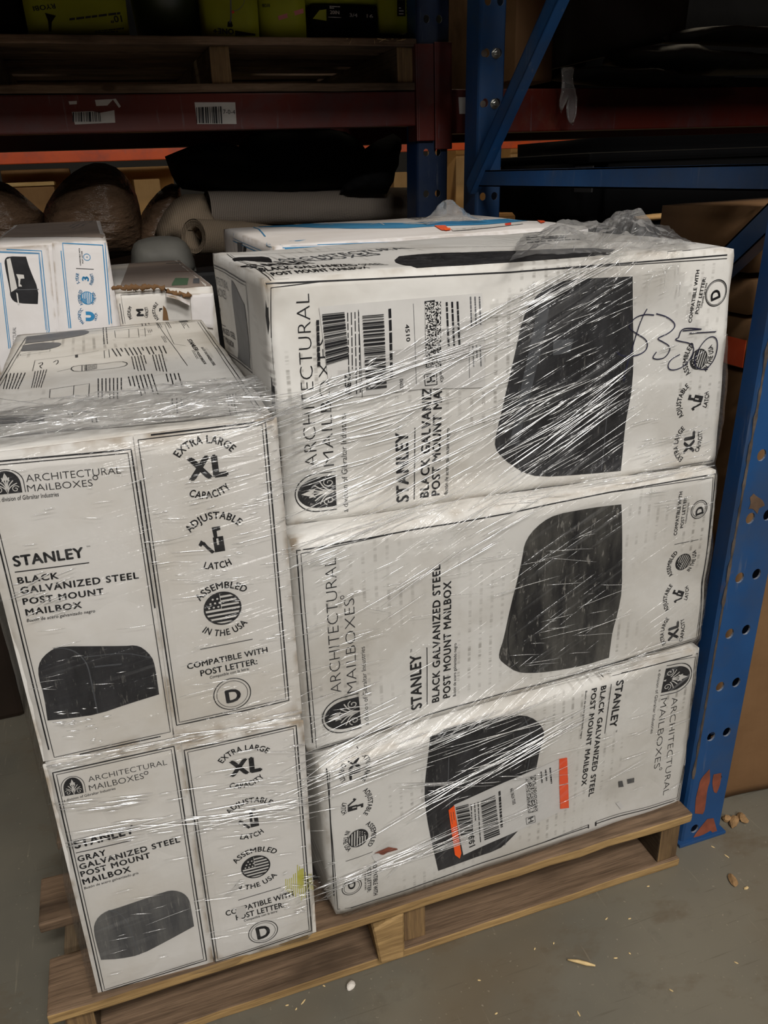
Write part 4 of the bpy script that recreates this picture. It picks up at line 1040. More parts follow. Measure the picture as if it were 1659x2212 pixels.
tubebm(bm, [ony(*zc(a, b+6), .764)+V((0, 0, rnd.uniform(-.002, .003))) for a, b in resample(pt, 14, False)], [.0035+rnd.uniform(-.0015, .0025) for _ in resample(pt, 14, False)], 6)
tag(bml('torn_edge', bm, 'brown_cardboard', MC['t']), 'ragged brown torn cardboard edge')
bm = bmesh.new()      # loose white flap bent out of the tear
L1 = [ony(*zc(*p), .762) for p in [(1240, 608), (1330, 628), (1415, 668)]]; L2 = [ony(*zc(*p), .742) for p in [(1240, 625), (1330, 648), (1415, 692)]]
va = [bm.verts.new(p) for p in L1]; vb = [bm.verts.new(p) for p in L2]
for i in range(2): bm.faces.new((va[i], va[i+1], vb[i+1], vb[i]))
bm.normal_update(); bmesh.ops.solidify(bm, geom=bm.faces[:], thickness=.002); bml('torn_flap', bm, 'glossy_white_cardboard', MC['t'])
slab('side_flap', MC, [zc(1418, 605), zc(1590, 598), zc(1590, 860), zc(1432, 830)], .006, MC['t'], 'glossy_white_cardboard', 8)
C = MC['C']; f = Face(C[2], (0, 0, 1), MC['bvh']); q = lambda L: [zc(*p) for p in L]
f.poly(q([(975, 350), (1560, 322), (1575, 560), (900, 545)]), 'dusty_top_cardboard', 0); f.poly(q([(1280, 545), (1310, 490), (1410, 492), (1400, 540)]), 'green_goods', 1); f.poly(q([(1440, 530), (1445, 495), (1490, 492), (1490, 530)]), 'mid_grey_ink', 1)
f.line(q([(1280, 442), (1440, 436)]), .004, 'rust', 1); f.micro(q([(1240, 378), (1360, 366), (1360, 380), (1240, 388)]), 1, 61, 'mid_grey_ink', lay=1); f.micro(q([(1390, 362), (1520, 355), (1520, 366), (1390, 372)]), 1, 62, 'mid_grey_ink', lay=1); f.build('top_printing', MC['t'])

WB = upright_carton('long white carton with a blue band and orange stickers on top, behind the right stack', (587, 520), (1275, 499), .512, .52, .642, 16, 'glossy_white_cardboard', amp=.002, tilt=.008)
f = Face(WB['C'][0], (-1, 0, 0), WB['bvh']); f.frame([(503, 487), (586, 528), (590, 560), (503, 520)], gap=.005, w=.002, m='blue_ink'); f.poly([(513, 523), (525, 525), (525, 548), (515, 548)], 'mid_grey_ink'); f.poly([(527, 530), (533, 535), (531, 550), (526, 548)], 'black_ink'); f.build('side_printing', WB['t'])
f = WB['front']; f.line([(590, 536), (1275, 512)], .0011, 'blue_ink'); f.line([(590, 532), (1275, 508)], .0011, 'blue_ink'); f.poly([(589, 537), (660, 535), (660, 546), (589, 548)], 'blue_ink'); f.build('printing', WB['t'])
f = Face(WB['C'][2], (0, 0, 1), WB['bvh'])
f.poly([(540, 487), (680, 488), (880, 485), (1050, 477), (1120, 473), (1140, 479), (1050, 486), (880, 495), (690, 495), (560, 495)], 'blue_ink'); f.poly([(603, 477), (700, 471), (820, 469), (850, 477), (740, 482), (620, 485)], 'black_ink'); f.poly([(660, 479), (740, 474), (760, 476), (700, 482)], 'pink_ink', 1)
f.micro([(870, 475), (960, 466), (985, 472), (900, 480)], 4, 70, 'mid_grey_ink'); f.line([(573, 514), (560, 500), (530, 487)], .003, 'blue_ink')
f.text('U', (905, 488), (928, 486), (897, 484), .06, 'pale_ink', lay=1); f.line([(800, 489), (820, 486), (830, 489)], .003, 'pale_ink', 1); f.line([(690, 491), (705, 489), (720, 490)], .003, 'pale_ink', 1)
f.build('top_printing', WB['t'])
g = Face(WB['C'][2], (0, 0, 1), WB['bvh'], .0014); g.poly([(938, 491), (962, 490), (973, 499), (955, 500)], 'vivid_orange'); g.poly([(958, 496), (972, 495), (975, 499), (962, 501)], 'orange_label', 1); g.poly([(975, 496), (1040, 490), (1130, 484), (1130, 487), (1040, 495), (978, 501)], 'label_white'); g.poly([(1090, 486), (1104, 484), (1104, 489), (1092, 490)], 'red_ink', 1); g.poly([(1160, 480), (1172, 479), (1178, 484), (1168, 486)], 'vivid_orange', 1); g.micro([(985, 496), (1060, 490), (1062, 493), (988, 499)], 1, 71); g.build('label_tape', WB['t'])
WU = upright_carton('plain white carton under the blue banded one, hidden behind the right stack', (600, 900), (1230, 880), .52, .53, DECK+.004, 17, 'white_cardboard_plain', ztop=.636)

# ================================================================== STRETCH WRAP
def front_film():
    """film drawn tight over the fronts of both stacks, wrapping round the sides"""
    nx, nz = 120, 104; x0, x1 = .051, .994; z0, z1 = DECK-.012, .995
    import itertools
    Y = [[None]*(nz+1) for _ in range(nx+1)]
    for i in range(nx+1):
        for k in range(nz+1):
            x = x0+(x1-x0)*i/nx; z = z0+(z1-z0)*k/nz; best = 9
            for b in BVHS[:9]:
                h, *_ = b.ray_cast(V((x, -.5, z)), V((0, 1, 0)), 1.2)
                if h is not None: best = min(best, h.y)
            Y[i][k] = best if best < .2 else .11
    # tension: repeatedly pull towards the mean of the neighbours, never behind the boxes
    B = [r[:] for r in Y]
    for it in range(14):
        N = [r[:] for r in B]
        for i in range(nx+1):
            for k in range(nz+1):
                s = 0; c = 0
                for di, dk in ((-1, 0), (1, 0), (0, -1), (0, 1)):
                    a, b = i+di, k+dk
                    if 0 <= a <= nx and 0 <= b <= nz: s += B[a][b]; c += 1
                N[i][k] = min(Y[i][k], s/c)
        B = N
    lim = [(-400, 955), (0, 955), (200, 940), (420, 905), (560, 885), (585, 872), (700, 815), (900, 735), (1100, 635), (1250, 562), (1330, 520), (1420, 505), (1470, 540), (1490, 600), (1520, 690), (1620, 760), (2000, 800)]
    def ylim(px):
        for (a, b), (c, d) in zip(lim, lim[1:]):
            if a <= px <= c: return b+(d-b)*(px-a)/(c-a)
        return 955
    verts = []; idx = {}
    cols = [(-3, .30), (-2, .12), (-1, .03)]
    def P(i, k):
        if i < 0: s = -i; y = B[0][k]+(.02, .10, .30)[s-1]; x = x0-(.002, .003, .003)[s-1]
        elif i > nx: s = i-nx; y = B[nx][k]+(.02, .10, .30)[s-1]; x = x1+(.002, .002, .002)[s-1]
        else: x = x0+(x1-x0)*i/nx; y = B[i][k]-.005
        z = z0+(z1-z0)*k/nz
        c = V((x, y, z))
        return c+V((0, -1, 0))*abs(noise.noise(V((x*9, 0, z*30))))*.004
    faces = []
    for i in range(-3, nx+4):
        for k in range(nz+1): idx[(i, k)] = len(verts); verts.append(P(i, k))
    for i in range(-3, nx+3):
        for k in range(nz):
            q = [idx[(i, k)], idx[(i+1, k)], idx[(i+1, k+1)], idx[(i, k+1)]]
            c = sum((verts[a] for a in q), V((0, 0, 0)))/4; px, py = topx(c)
            if i < 0: px, py = topx(verts[idx[(0, k)]])
            if i >= nx: px, py = topx(verts[idx[(nx, k)]])
            if py > ylim(px): faces.append(tuple(q))
    return verts, faces
wrap = thing('stretch_wrap', (.5, .0, DECK), 'clear glossy stretch film wound round the stacked white cartons in creased bands', 'plastic wrap')
fv, ff = front_film()
link('film_front', fv, ff, 'stretch_film', wrap, smooth=True)
fb = BVHTree.FromPolygons(fv, ff)

def drape(name, pix, z, lift, mat='crumpled_film', seed=0, n=(46, 22), jag=.010, base=None):
    """crumpled film lying over a top: pixel quad TL,TR,BR,BL on height z"""
    Q = [onz(px, py, z) for px, py in pix]; verts, faces = [], []
    for j in range(n[1]+1):
        for i in range(n[0]+1):
            u, v = i/n[0], j/n[1]
            P = Q[3].lerp(Q[2], u).lerp(Q[0].lerp(Q[1], u), v)
            e = min(u, 1-u, v, 1-v)*4; e = min(1, e)
            h = lift(u, v)+abs(noise.noise(P*26+V((seed, 0, 0))))*jag+abs(noise.noise(P*70+V((seed, 0, 0))))*jag*.5
            w = noise.noise_vector(P*14+V((seed, 3, 0)))*.006
            verts.append(P+V((w.x, w.y, .003+h*(.25+.75*e))))
    for j in range(n[1]):
        for i in range(n[0]):
            a = j*(n[0]+1)+i; faces.append((a, a+1, a+n[0]+2, a+n[0]+1))
    return link(name, verts, faces, mat, wrap), BVHTree.FromPolygons(verts, faces)
ztop = UL['C'][2].z
_, tb1 = drape('film_fold', [(-60, 890), (600, 812), (606, 895), (-70, 972)], (UL['C'][2].z+UL['C'][3].z)/2+.004, lambda u, v: .006, seed=1, n=(80, 22), jag=.012)
zr = TB['C'][3].z
_, tb2 = drape('film_fold', [(1130, 512), (1440, 496), (1500, 536), (1100, 572)], zr+.001, lambda u, v: .026*math.exp(-((u-.68)/.2)**2-((v-.65)/.4)**2)+.012*math.exp(-((u-.25)/.2)**2), seed=2, n=(60, 26), jag=.016)
_, tb3 = drape('film_fold', [(900, 480), (1010, 473), (1060, 480), (920, 489)], WB['C'][2].z+.002, lambda u, v: .036*math.exp(-((u-.45)/.25)**2-((v-.5)/.4)**2), seed=3, n=(30, 16), jag=.012)

# creases and pleats of the film: thin raised folds that catch the lamps
rnd = random.Random(11); pb = bmesh.new()
def hitfilm(px, py, trees):
    d = ray(px, py).normalized(); best = None
    for t in trees:
        h, n, *_ = t.ray_cast(CAM, d, 6)
        if h is not None and (best is None or (h-CAM).length < best[1]): best = (h, (h-CAM).length)
    return best[0]-d*.0012 if best else None
ALLF = [fb, tb1, tb2, tb3]
def pleat(a, b, r, wob=.7, bow=0):
    L = sqrt((a[0]-b[0])**2+(a[1]-b[1])**2); n = max(3, int(L/22)); pts, rs = [], []
    ph = rnd.uniform(0, 6)
    for i in range(n+1):
        t = i/n; nx_, ny_ = -(b[1]-a[1])/L, (b[0]-a[0])/L
        o = sin(t*6+ph)*wob*.5+bow*4*t*(1-t)
        h = hitfilm(a[0]+(b[0]-a[0])*t+nx_*o, a[1]+(b[1]-a[1])*t+ny_*o, ALLF)
        if h is None: continue
        pts.append(h); rs.append(r*max(.12, sin(pi*min(.97, max(.03, t)))**.6)*(.75+.5*abs(noise.noise(h*40))))
    if len(pts) > 2: tubebm(pb, pts, rs, 5)
def region(P, n, ang, ln, r=(.0004, .0009), jit=5):
    xs = [p[0] for p in P]; ys = [p[1] for p in P]; c = 0
    for _ in range(n*6):
        if c >= n: break
        x, y = rnd.uniform(min(xs), max(xs)), rnd.uniform(min(ys), max(ys))
        if not inpoly(x, y, P): continue
        a = radians(-(ang+rnd.gauss(0, jit))); L = rnd.uniform(*ln)*rnd.uniform(.4, 1)
        pleat((x-cos(a)*L/2, y-sin(a)*L/2), (x+cos(a)*L/2, y+sin(a)*L/2), rnd.uniform(*r)); c += 1
def band(a, b, n, spread, ln, r=(.0004, .001), jit=3):
    ang = -math.degrees(math.atan2(b[1]-a[1], b[0]-a[0])); L = sqrt((a[0]-b[0])**2+(a[1]-b[1])**2)
    for _ in range(n):
        t = rnd.random(); o = rnd.gauss(0, spread)
        x = a[0]+(b[0]-a[0])*t; y = a[1]+(b[1]-a[1])*t+o
        q = radians(-(ang+rnd.gauss(0, jit))); l = rnd.uniform(*ln)
        pleat((x-cos(q)*l/2, y-sin(q)*l/2), (x+cos(q)*l/2, y+sin(q)*l/2), rnd.uniform(*r))
# top carton: the rope of film across it and the fan below
band((560, 905), (1010, 745), 34, 14, (60, 330)); band((980, 745), (1300, 575), 26, 16, (50, 230)); band((690, 830), (1120, 650), 30, 10, (15, 60), jit=16)
band((640, 940), (960, 860), 22, 26, (60, 240)); band((700, 1110), (1180, 880), 22, 30, (80, 320)); band((1000, 1090), (1360, 830), 30, 40, (60, 260))
region([(1080, 640), (1360, 600), (1370, 860), (1080, 960)], 90, 26, (20, 120), jit=4); region([(1080, 850), (1350, 800), (1340, 1020), (1070, 980)], 50, 32, (50, 230), jit=3)
region([(560, 880), (760, 830), (800, 1100), (630, 1130)], 46, 19, (40, 200)); region([(800, 850), (1080, 740), (1090, 1040), (820, 1090)], 26, 30, (60, 220))
region([(1360, 880), (1545, 830), (1550, 1000), (1350, 1040)], 26, 17, (20, 90)); region([(1400, 720), (1580, 700), (1570, 860), (1400, 880)], 10, 14, (12, 40))
region([(1180, 500), (1480, 490), (1480, 640), (1250, 620)], 60, 42, (8, 60), jit=22, r=(.0003, .0007)); region([(1100, 560), (1250, 540), (1290, 600), (1100, 650)], 26, 30, (10, 70), jit=14)
# middle carton
band((800, 1320), (1110, 1130), 14, 14, (60, 260)); band((640, 1205), (1000, 1060), 14, 14, (80, 260)); region([(640, 1200), (800, 1180), (830, 1560), (680, 1610)], 46, 18, (25, 130))
region([(780, 1200), (1080, 1110), (1060, 1450), (800, 1520)], 16, 14, (40, 180), r=(.0003, .0006), jit=14); region([(1050, 1180), (1340, 1100), (1320, 1420), (1080, 1450)], 30, 12, (30, 180), r=(.0003, .0006), jit=9)
band((1080, 1080), (1550, 1000), 26, 8, (20, 110)); band((1200, 1470), (1520, 1385), 30, 10, (20, 110)); region([(1380, 1040), (1545, 1020), (1540, 1090), (1380, 1110)], 14, 13, (20, 70))
# bottom carton
band((670, 1660), (900, 1540), 30, 26, (60, 240)); band((700, 1700), (1130, 1540), 26, 18, (90, 330)); band((820, 1790), (1180, 1590), 22, 10, (100, 330)); band((690, 1925), (1080, 1770), 24, 9, (80, 330)); band((700, 1935), (1000, 1800), 16, 8, (15, 60), jit=14)
region([(860, 1560), (1160, 1540), (1140, 1720), (880, 1760)], 34, 22, (40, 200)); region([(1130, 1560), (1480, 1500), (1470, 1700), (1130, 1730)], 26, 20, (20, 130), r=(.0003, .0007)); band((860, 1700), (1180, 1680), 14, 8, (30, 150))
# left stack
for (a, b, n) in (((0, 925), (600, 850), 46), ((0, 860), (560, 830), 22), ((60, 900), (600, 880), 40)): band(a, b, n, 12, (20, 170), jit=7)
band((330, 880), (620, 800), 40, 24, (30, 170), jit=9); region([(0, 840), (590, 800), (600, 900), (0, 950)], 90, 8, (6, 26), jit=30, r=(.0003, .0007))
region([(300, 960), (640, 910), (640, 1250), (340, 1280)], 60, 9, (15, 110), r=(.0003, .0007)); region([(20, 1230), (150, 1230), (160, 1330), (40, 1340)], 22, 22, (15, 90)); region([(0, 1000), (330, 980), (360, 1500), (80, 1560)], 26, 8, (15, 110), r=(.00025, .0005))
region([(120, 1530), (240, 1520), (240, 1600), (130, 1610)], 22, 4, (10, 40)); region([(380, 1250), (650, 1240), (660, 1560), (400, 1590)], 34, 10, (15, 120), r=(.00025, .0006))
band((110, 1655), (640, 1545), 34, 6, (20, 120)); band((150, 1815), (660, 1740), 54, 14, (25, 200), jit=4); band((140, 1745), (660, 1690), 22, 12, (20, 120)); region([(420, 1560), (680, 1540), (690, 1800), (440, 1830)], 46, 8, (20, 130), r=(.0003, .0007))
region([(600, 1890), (720, 1860), (720, 1960), (620, 1980)], 40, 16, (8, 60), jit=18); region([(430, 1830), (680, 1800), (690, 2000), (470, 2060)], 22, 12, (20, 120), r=(.00025, .0005)); region([(200, 1830), (440, 1800), (470, 2080), (240, 2120)], 20, 12, (20, 120), r=(.0002, .0005))
tag(bml('film_pleats', pb, 'film_pleat', wrap), 'thin shining creases of the film', kind='stuff')

# ================================================================== NEAR RACK
def hexa_nut(bm, c, n, r, h):
    n = V(n).normalized(); a = n.orthogonal().normalized(); b = n.cross(a)
    for rr, h0, h1, k in ((r, 0, h*.5, 6), (r*.55, h*.5, h, 12), (r*1.25, -.001, h*.12, 20)):
        R0 = [bm.verts.new(c+n*h0+(a*cos(2*pi*i/k)+b*sin(2*pi*i/k))*rr) for i in range(k)]
        R1 = [bm.verts.new(c+n*h1+(a*cos(2*pi*i/k)+b*sin(2*pi*i/k))*rr) for i in range(k)]
        for i in range(k): bm.faces.new((R0[i], R0[(i+1) % k], R1[(i+1) % k], R1[i]))
        bm.faces.new(R1); bm.faces.new(R0[::-1])
def post(name, x, y, w, d, top, lean, holes, parent, seed=0, mat='blue_paint', hx=(.02, .052)):
    """pierced steel upright: front plate with real holes, folded sides, open back"""
    top_ = top
    outer = [V((0, 0, 0)), V((w, 0, 0)), V((w, top_, 0)), V((0, top_, 0))]; loops = [outer]
    for z in holes:
        for h in hx:
            loops.append([V((h+cos(2*pi*i/14)*.0078, z+sin(2*pi*i/14)*.0088, 0)) for i in range(14)])
    tri = tessellate_polygon(loops); flat = [p for L in loops for p in L]
    th = .003; bm = bmesh.new()
    vs0 = [bm.verts.new((p.x, 0, p.y)) for p in flat]; vs1 = [bm.verts.new((p.x, th, p.y)) for p in flat]
    for t in tri:
        try: bm.faces.new([vs0[i] for i in t]); bm.faces.new([vs1[i] for i in reversed(t)])
        except ValueError: pass
    o = 4
    for L in loops[1:]:
        n = len(L)
        for i in range(n):
            fc = bm.faces.new((vs0[o+i], vs0[o+(i+1) % n], vs1[o+(i+1) % n], vs1[o+i])); fc.material_index = 1
        o += n
    c = .0055
    for sx in (0, 1):          # chamfered corners and sides
        X = w if sx else 0; s = 1 if sx else -1
        prof = [(X, 0), (X+s*c*.6, c*.5), (X+s*c, c*1.4), (X+s*c, d), (X+s*(c-th), d), (X+s*(c-th), c*1.6), (X, th)]
        a = [bm.verts.new((p, q, 0)) for p, q in prof]; b = [bm.verts.new((p, q, top_)) for p, q in prof]; n = len(prof)
        for i in range(n):
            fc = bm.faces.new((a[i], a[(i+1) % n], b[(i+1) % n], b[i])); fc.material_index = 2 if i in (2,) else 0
        bm.faces.new(a[::-1]); bm.faces.new(b)
    bmesh.ops.recalc_face_normals(bm, faces=bm.faces)
    for v in bm.verts: v.co = V((x+v.co.x+lean*v.co.z, y+v.co.y, v.co.z))
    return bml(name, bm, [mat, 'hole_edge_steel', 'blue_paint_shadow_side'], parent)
fr = thing('rack_upright_frame', (1.05, .5, 0), 'blue pierced steel rack upright frame with braces, right of the pallet', 'rack upright')
HZ = [.028+.0958*i for i in range(24)]
p = post('post', 1.001, .036, .072, .034, 2.25, .034, HZ, fr, hx=(.0195, .0505))
bm = bmesh.new(); box(bm, .99, 1.085, .03, .11, 0, .006, .001); bml('foot_plate', bm, 'blue_paint', fr)
rnd = random.Random(4)           # rubbed rusty paint patches and edge wear
for L in ([z5b(*q) for q in [(1225, 840), (1285, 775), (1290, 850), (1270, 900), (1255, 1040), (1240, 1065), (1190, 1060), (1195, 960), (1215, 890)]], [z5b(*q) for q in [(1310, 810), (1360, 800), (1355, 870), (1330, 930), (1310, 925), (1300, 860)]], [z5b(*q) for q in [(1270, 1095), (1310, 1090), (1335, 1180), (1320, 1200), (1290, 1170), (1240, 1200), (1180, 1215), (1200, 1180)]],
          [(1620, 1075), (1628, 1066), (1634, 1072), (1648, 1080), (1652, 1092), (1640, 1098), (1636, 1110), (1626, 1098), (1617, 1100), (1622, 1088)]):
    P = smooth_poly([(q.x, q.z) for q in (ony(a, b, .0355) for a, b in L)], 2)
    o = link('rust_patch', [(a, .0355, b) for a, b in P], tessellate_polygon([[V((a, b, 0)) for a, b in P]]), 'brown_rust' if L[0] == (1620, 1075) else 'rust', fr); o['label'] = 'rusty patch where the blue paint is worn off'
vv, fs = [], []
for i in range(120):
    z = .14+i*.0075; w = .0005+.0035*abs(noise.noise(V((z*22, 0, 0))))+.002*abs(noise.noise(V((z*80, 3, 0)))); xx = 1.0+.034*z-.001
    vv += [(xx-w, .0374, z), (xx+w*.8, .0354, z)]
for i in range(119): fs.append((2*i, 2*i+1, 2*i+3, 2*i+2))
link('worn_edge', vv, fs, 'worn_metal', fr)['label'] = 'bare dark metal where the paint is chipped along the edge'
post('post', 1.0385, 1.0, .052, .07, 2.25, .019, [.155+.0965*i for i in range(22)], fr, hx=(.011, .040))
def brace(name, a, b, hgt=.033, th=.022):
    """channel brace from a to b inside the frame"""
    bm = bmesh.new(); d = (b-a).normalized(); x = V((1, 0, 0)); u = x.cross(d).normalized()
    if u.z < 0: u = -u
    for (x0, x1, u0, u1) in ((-.012, -.0095, 0, hgt), (-.012, .012, 0, .0025), (-.012, .012, hgt-.0025, hgt)):
        vs_, _ = box(bm, 0, 1, 0, 1, 0, 1)
        for v in vs_:
            t, p_, q_ = v.co.y, v.co.x, v.co.z
            v.co = a.lerp(b, t)+x*(x0+(x1-x0)*p_)+u*(u0+(u1-u0)*q_)
    return bml(name, bm, 'blue_paint', fr)
brace('horizontal_brace', V((1.064, .066, 1.042)), V((1.064, 1.005, 1.046)))
brace('horizontal_brace', V((1.066, .066, .16)), V((1.066, 1.005, .16)))
brace('diagonal_brace', V((1.050, 1.005, 1.030)), V((1.072, .30, 1.69)))
brace('diagonal_brace', V((1.068, .062, 1.018)), V((1.068, 1.005, .24)))
for z, m in ((1.312, 0), (1.214, 0)):
    bm = bmesh.new(); hexa_nut(bm, V((1.0715+.019*z-.0, 1.0, z)), (0, -1, 0), .0085, .012); bml('bolt', bm, 'steel', fr)
    bm = bmesh.new(); bmesh.ops.create_circle(bm, cap_ends=True, radius=.007, segments=16, matrix=Matrix.Translation((1.0435+.019*z, .9992, z))@Matrix.Rotation(pi/2, 4, 'X')); bm.normal_update(); bmesh.ops.solidify(bm, geom=bm.faces[:], thickness=.001); bml('bolt', bm, 'worn_metal', fr)
# unseen shelf added over the near rack to keep the bays in shade
def shelf(x0, x1, lab):
    t = thing('shade_shelf', ((x0+x1)/2, .5, 1.70), lab, 'shade shelf')
    for y in (.04, .985):
        bm = bmesh.new(); box(bm, x0, x1, y, y+.045, 1.70, 1.80, .004); bml('beam', bm, 'bright_orange_paint', t)
    bm = bmesh.new(); box(bm, x0, x1, .02, 1.05, 1.801, 1.82); bml('shelf_panel', bm, 'weathered_wood', t)
shelf(-1.7, 1.04, 'added unseen plywood shelf on orange beams, shading the wrapped pallet bay'); shelf(1.155, 3.8, 'added unseen plywood shelf on orange beams, shading the right hand bay')

# ================================================================== REAR RACK
fr2 = thing('rack_upright_frame', (1.05, 1.75, 0), 'blue rack upright frame in shade-darkened paint, behind, between the two red beams', 'rack upright')
post('post', .988, 1.25, .075, .07, 2.3, .02, [.16+.0965*i for i in range(22)], fr2, mat='shaded_blue_paint'); post('post', .988, 2.25, .075, .07, 2.3, .02, [.16+.0965*i for i in range(22)], fr2, mat='shaded_blue_paint')
def beam(x0, x1, y, z0, z1, lab, mat='red_orange_paint', conn=True):
    t = thing('rack_beam', ((x0+x1)/2, y, z0), lab, 'rack beam')
    bm = bmesh.new(); box(bm, x0, x1, y, y+.045, z0, z1, .004); bml('beam_bar', bm, mat, t)
    if conn:
        for e, s in ((x0, -1), (x1, 1)):
            bm = bmesh.new(); box(bm, e-.004 if s > 0 else e-.006, e+.006 if s > 0 else e+.004, y-.012, y+.05, z0-.035, z1+.10, .002)
            box(bm, e if s > 0 else e-.042, e+.042 if s > 0 else e, y-.014, y-.008, z0-.035, z1+.10, .002)
            bml('beam_connector', bm, mat, t)
    return t
bl = beam(-1.65, 1.007, 1.252, 1.186, 1.262, 'dark red rack beam with torn barcode stickers, front of the rear rack')
beam(-1.65, .99, 2.25, 1.186, 1.262, 'dark red rear beam seen under the barcoded one')
beam(1.093, 3.7, 1.252, 1.166, 1.266, 'dark red rack beam on the right behind the blue diagonal brace'); beam(1.105, 3.7, 2.25, 1.176, 1.262, 'dark red rear beam on the right, deep in the shade')
fbm = BVHTree.FromPolygons([V((-2, 1.252, 1)), V((3, 1.252, 1)), V((3, 1.252, 1.5)), V((-2, 1.252, 1.5))], [(0, 1, 2, 3)])
def bst(quad, bars, seed, extra=None, torn=None):
    g = Face((0, 1.252, 0), (0, -1, 0), fbm, .0008); g.poly(quad, 'label_grey', cut=0); o = g.build('barcode_sticker', bl)
    g = Face((0, 1.252, 0), (0, -1, 0), fbm, .0013); g.bars(bars, 38, seed)
    if extra: g.text(*extra, .0)
    g.build('barcode_print', o)
bst([(155, 242), (200, 240), (215, 244), (247, 238), (249, 265), (162, 269)], [(157, 263), (157, 243), (216, 241), (218, 263)], 5)
bst([(420, 221), (508, 221), (511, 268), (426, 268)], [(425, 266), (424, 232), (478, 230), (480, 267)], 6, ('7-0-4', (482, 246), (508, 247), (482, 236)))
for q in ([(148, 219), (166, 218), (166, 225), (150, 226)], [(205, 216), (245, 214), (232, 228), (208, 229)], [(243, 214), (250, 213), (261, 230), (257, 233)]):
    g = Face((0, 1.252, 0), (0, -1, 0), fbm, .0008); g.poly(q, 'label_grey', cut=0); g.build('sticker_scrap', bl)
g = Face((0, 1.252, 0), (0, -1, 0), fbm, .0008); g.poly([(990, 210), (1017, 210), (1017, 246), (992, 246)], 'label_grey', cut=0)
tag(g.build('paper_label', None), 'blank grey paper label stuck on the red beam left of the blue post', 'label')
g = Face((0, 1.252, 0), (0, -1, 0), fbm, .0008)
# pallet on the rear rack
p2 = thing('wooden_pallet', (.53, 1.75, 1.263), 'old wooden pallet on the dark red beam, under the yellow boxes', 'pallet')
for i, (a, b) in enumerate(((1.25, 1.36), (1.40, 1.49), (1.55, 1.64), (1.70, 1.79), (1.85, 1.94), (2.0, 2.09), (2.17, 2.28))):
    plank('deck_board', -.03, 1.010, a, b, 1.357, 1.374, ['weathered_wood', 'weathered_wood'], p2, seed=40+i)
for i, (a, b) in enumerate(((1.25, 1.34), (1.7, 1.8), (2.19, 2.28))): plank('bottom_board', -.03, 1.010, a, b, 1.264, 1.281, ['weathered_wood', 'weathered_wood'], p2, seed=50+i)
for i, x in enumerate((.03, .518, .963)): plank('stringer', x, x+.045, 1.262, 2.27, 1.281, 1.357, ['weathered_wood_deep', 'end_grain_wood'], p2, seed=60+i, front=True)
bm = bmesh.new(); rnd = random.Random(9)
for k in range(9):
    x = .82+rnd.random()*.18; tubebm(bm, [V((x, 1.248, 1.372)), V((x+rnd.uniform(-.02, .03), 1.242, 1.372+rnd.uniform(-.014, .004)))], [.0012, .0003], 4)
tag(bml('splinters', bm, 'splinter_wood', p2), 'pale splinters along the broken board edge', kind='stuff')
# goods on that pallet
def card(lab, px0, px1, y, z0, h, depth, mat, seed=0, yaw=0, name='tool_carton', cat='box', group='yellow and black cartons on the rear pallet'):
    x0, x1 = ony(px0, 70, y).x, ony(px1, 70, y).x
    D = V((sin(radians(yaw)), cos(radians(yaw)), 0))*depth
    C = [V((x0, y, z0)), V((x1, y, z0)), V((x0, y, z0+h)), V((x1, y, z0+h))]; C += [c+D for c in C]
    t = thing(name, (C[0]+C[1]+C[4]+C[5])/4, lab, cat, group); o, b = carton_body('carton_body', C, t, mat, seed=seed, step=.03, amp=.002, r=.004)
    return t, Face((0, y, 0), (0, -1, 0), b)
Z0 = 1.375
t, f = card('slanting yellow carton printed upside down with 10 inch, on the rear pallet', 60, 282, 1.29, Z0, .33, .4, 'yellow_green_card', 1)
f.text('10"', (262, 33), (237, 35), (263, 48), .02); f.text('RYOBI', (118, 8), (70, 14), (119, 19), .02); f.micro([(150, 38), (262, 24), (262, 32), (150, 46)], 1, 80, h=.6); f.poly([(97, 28), (121, 34), (117, 40), (112, 48), (111, 68), (106, 68), (104, 46)], 'dark_card', cut=0); f.micro([(205, 66), (268, 58), (268, 70), (205, 72)], 2, 81, h=.6); f.build('printing', t)
bm = bmesh.new(); c = ony(365, 70, 1.40); c.z = Z0
bmesh.ops.create_cone(bm, cap_ends=True, segments=40, radius1=.070, radius2=.092, depth=.26, matrix=Matrix.Translation(c+V((0, 0, .13)))); bmesh.ops.create_cone(bm, cap_ends=False, segments=40, radius1=.096, radius2=.096, depth=.012, matrix=Matrix.Translation(c+V((0, 0, .25))))
for v in bm.verts: pass
tag(bml('tub', bm, 'dark_green_plastic', None, True), 'dark green plastic tub between the yellow cartons on the rear pallet', 'tub')
t, f = card('bright yellow carton with an upside down string trimmer picture, on the rear pallet', 446, 562, 1.29, Z0, .36, .3, 'yellow_green_card', 2)
f.text('ONE+', (505, 63), (460, 61), (505, 75), .05); f.poly([(508, 66), (552, 73), (552, 77), (508, 77)], 'dark_card', cut=0); f.line([(498, 0), (499, 40), (496, 50)], .003, 'mid_grey_ink'); f.poly([(492, 47), (500, 46), (503, 56), (501, 59), (491, 58)], 'dark_card', cut=0); f.line([(500, 25), (515, 22), (526, 10), (528, 0)], .001, 'mid_grey_ink', curve=2); f.disc(f.uv((503, 26)), .003, 'red_ink'); f.build('printing', t)
t, f = card('dull yellow carton with a reddish stripe, on the rear pallet', 564, 664, 1.30, Z0, .30, .3, 'yellow_green_card', 3)
f.poly([(600, 35), (655, 18), (656, 28), (602, 44)], 'pink_ink', cut=0); f.text('RYOBI', (582, 8), (566, 9), (582, 15), .03); f.build('printing', t)
t, f = card('black carton with small white print, on the rear pallet', 676, 818, 1.31, Z0, .075, .3, 'dark_card', 4)
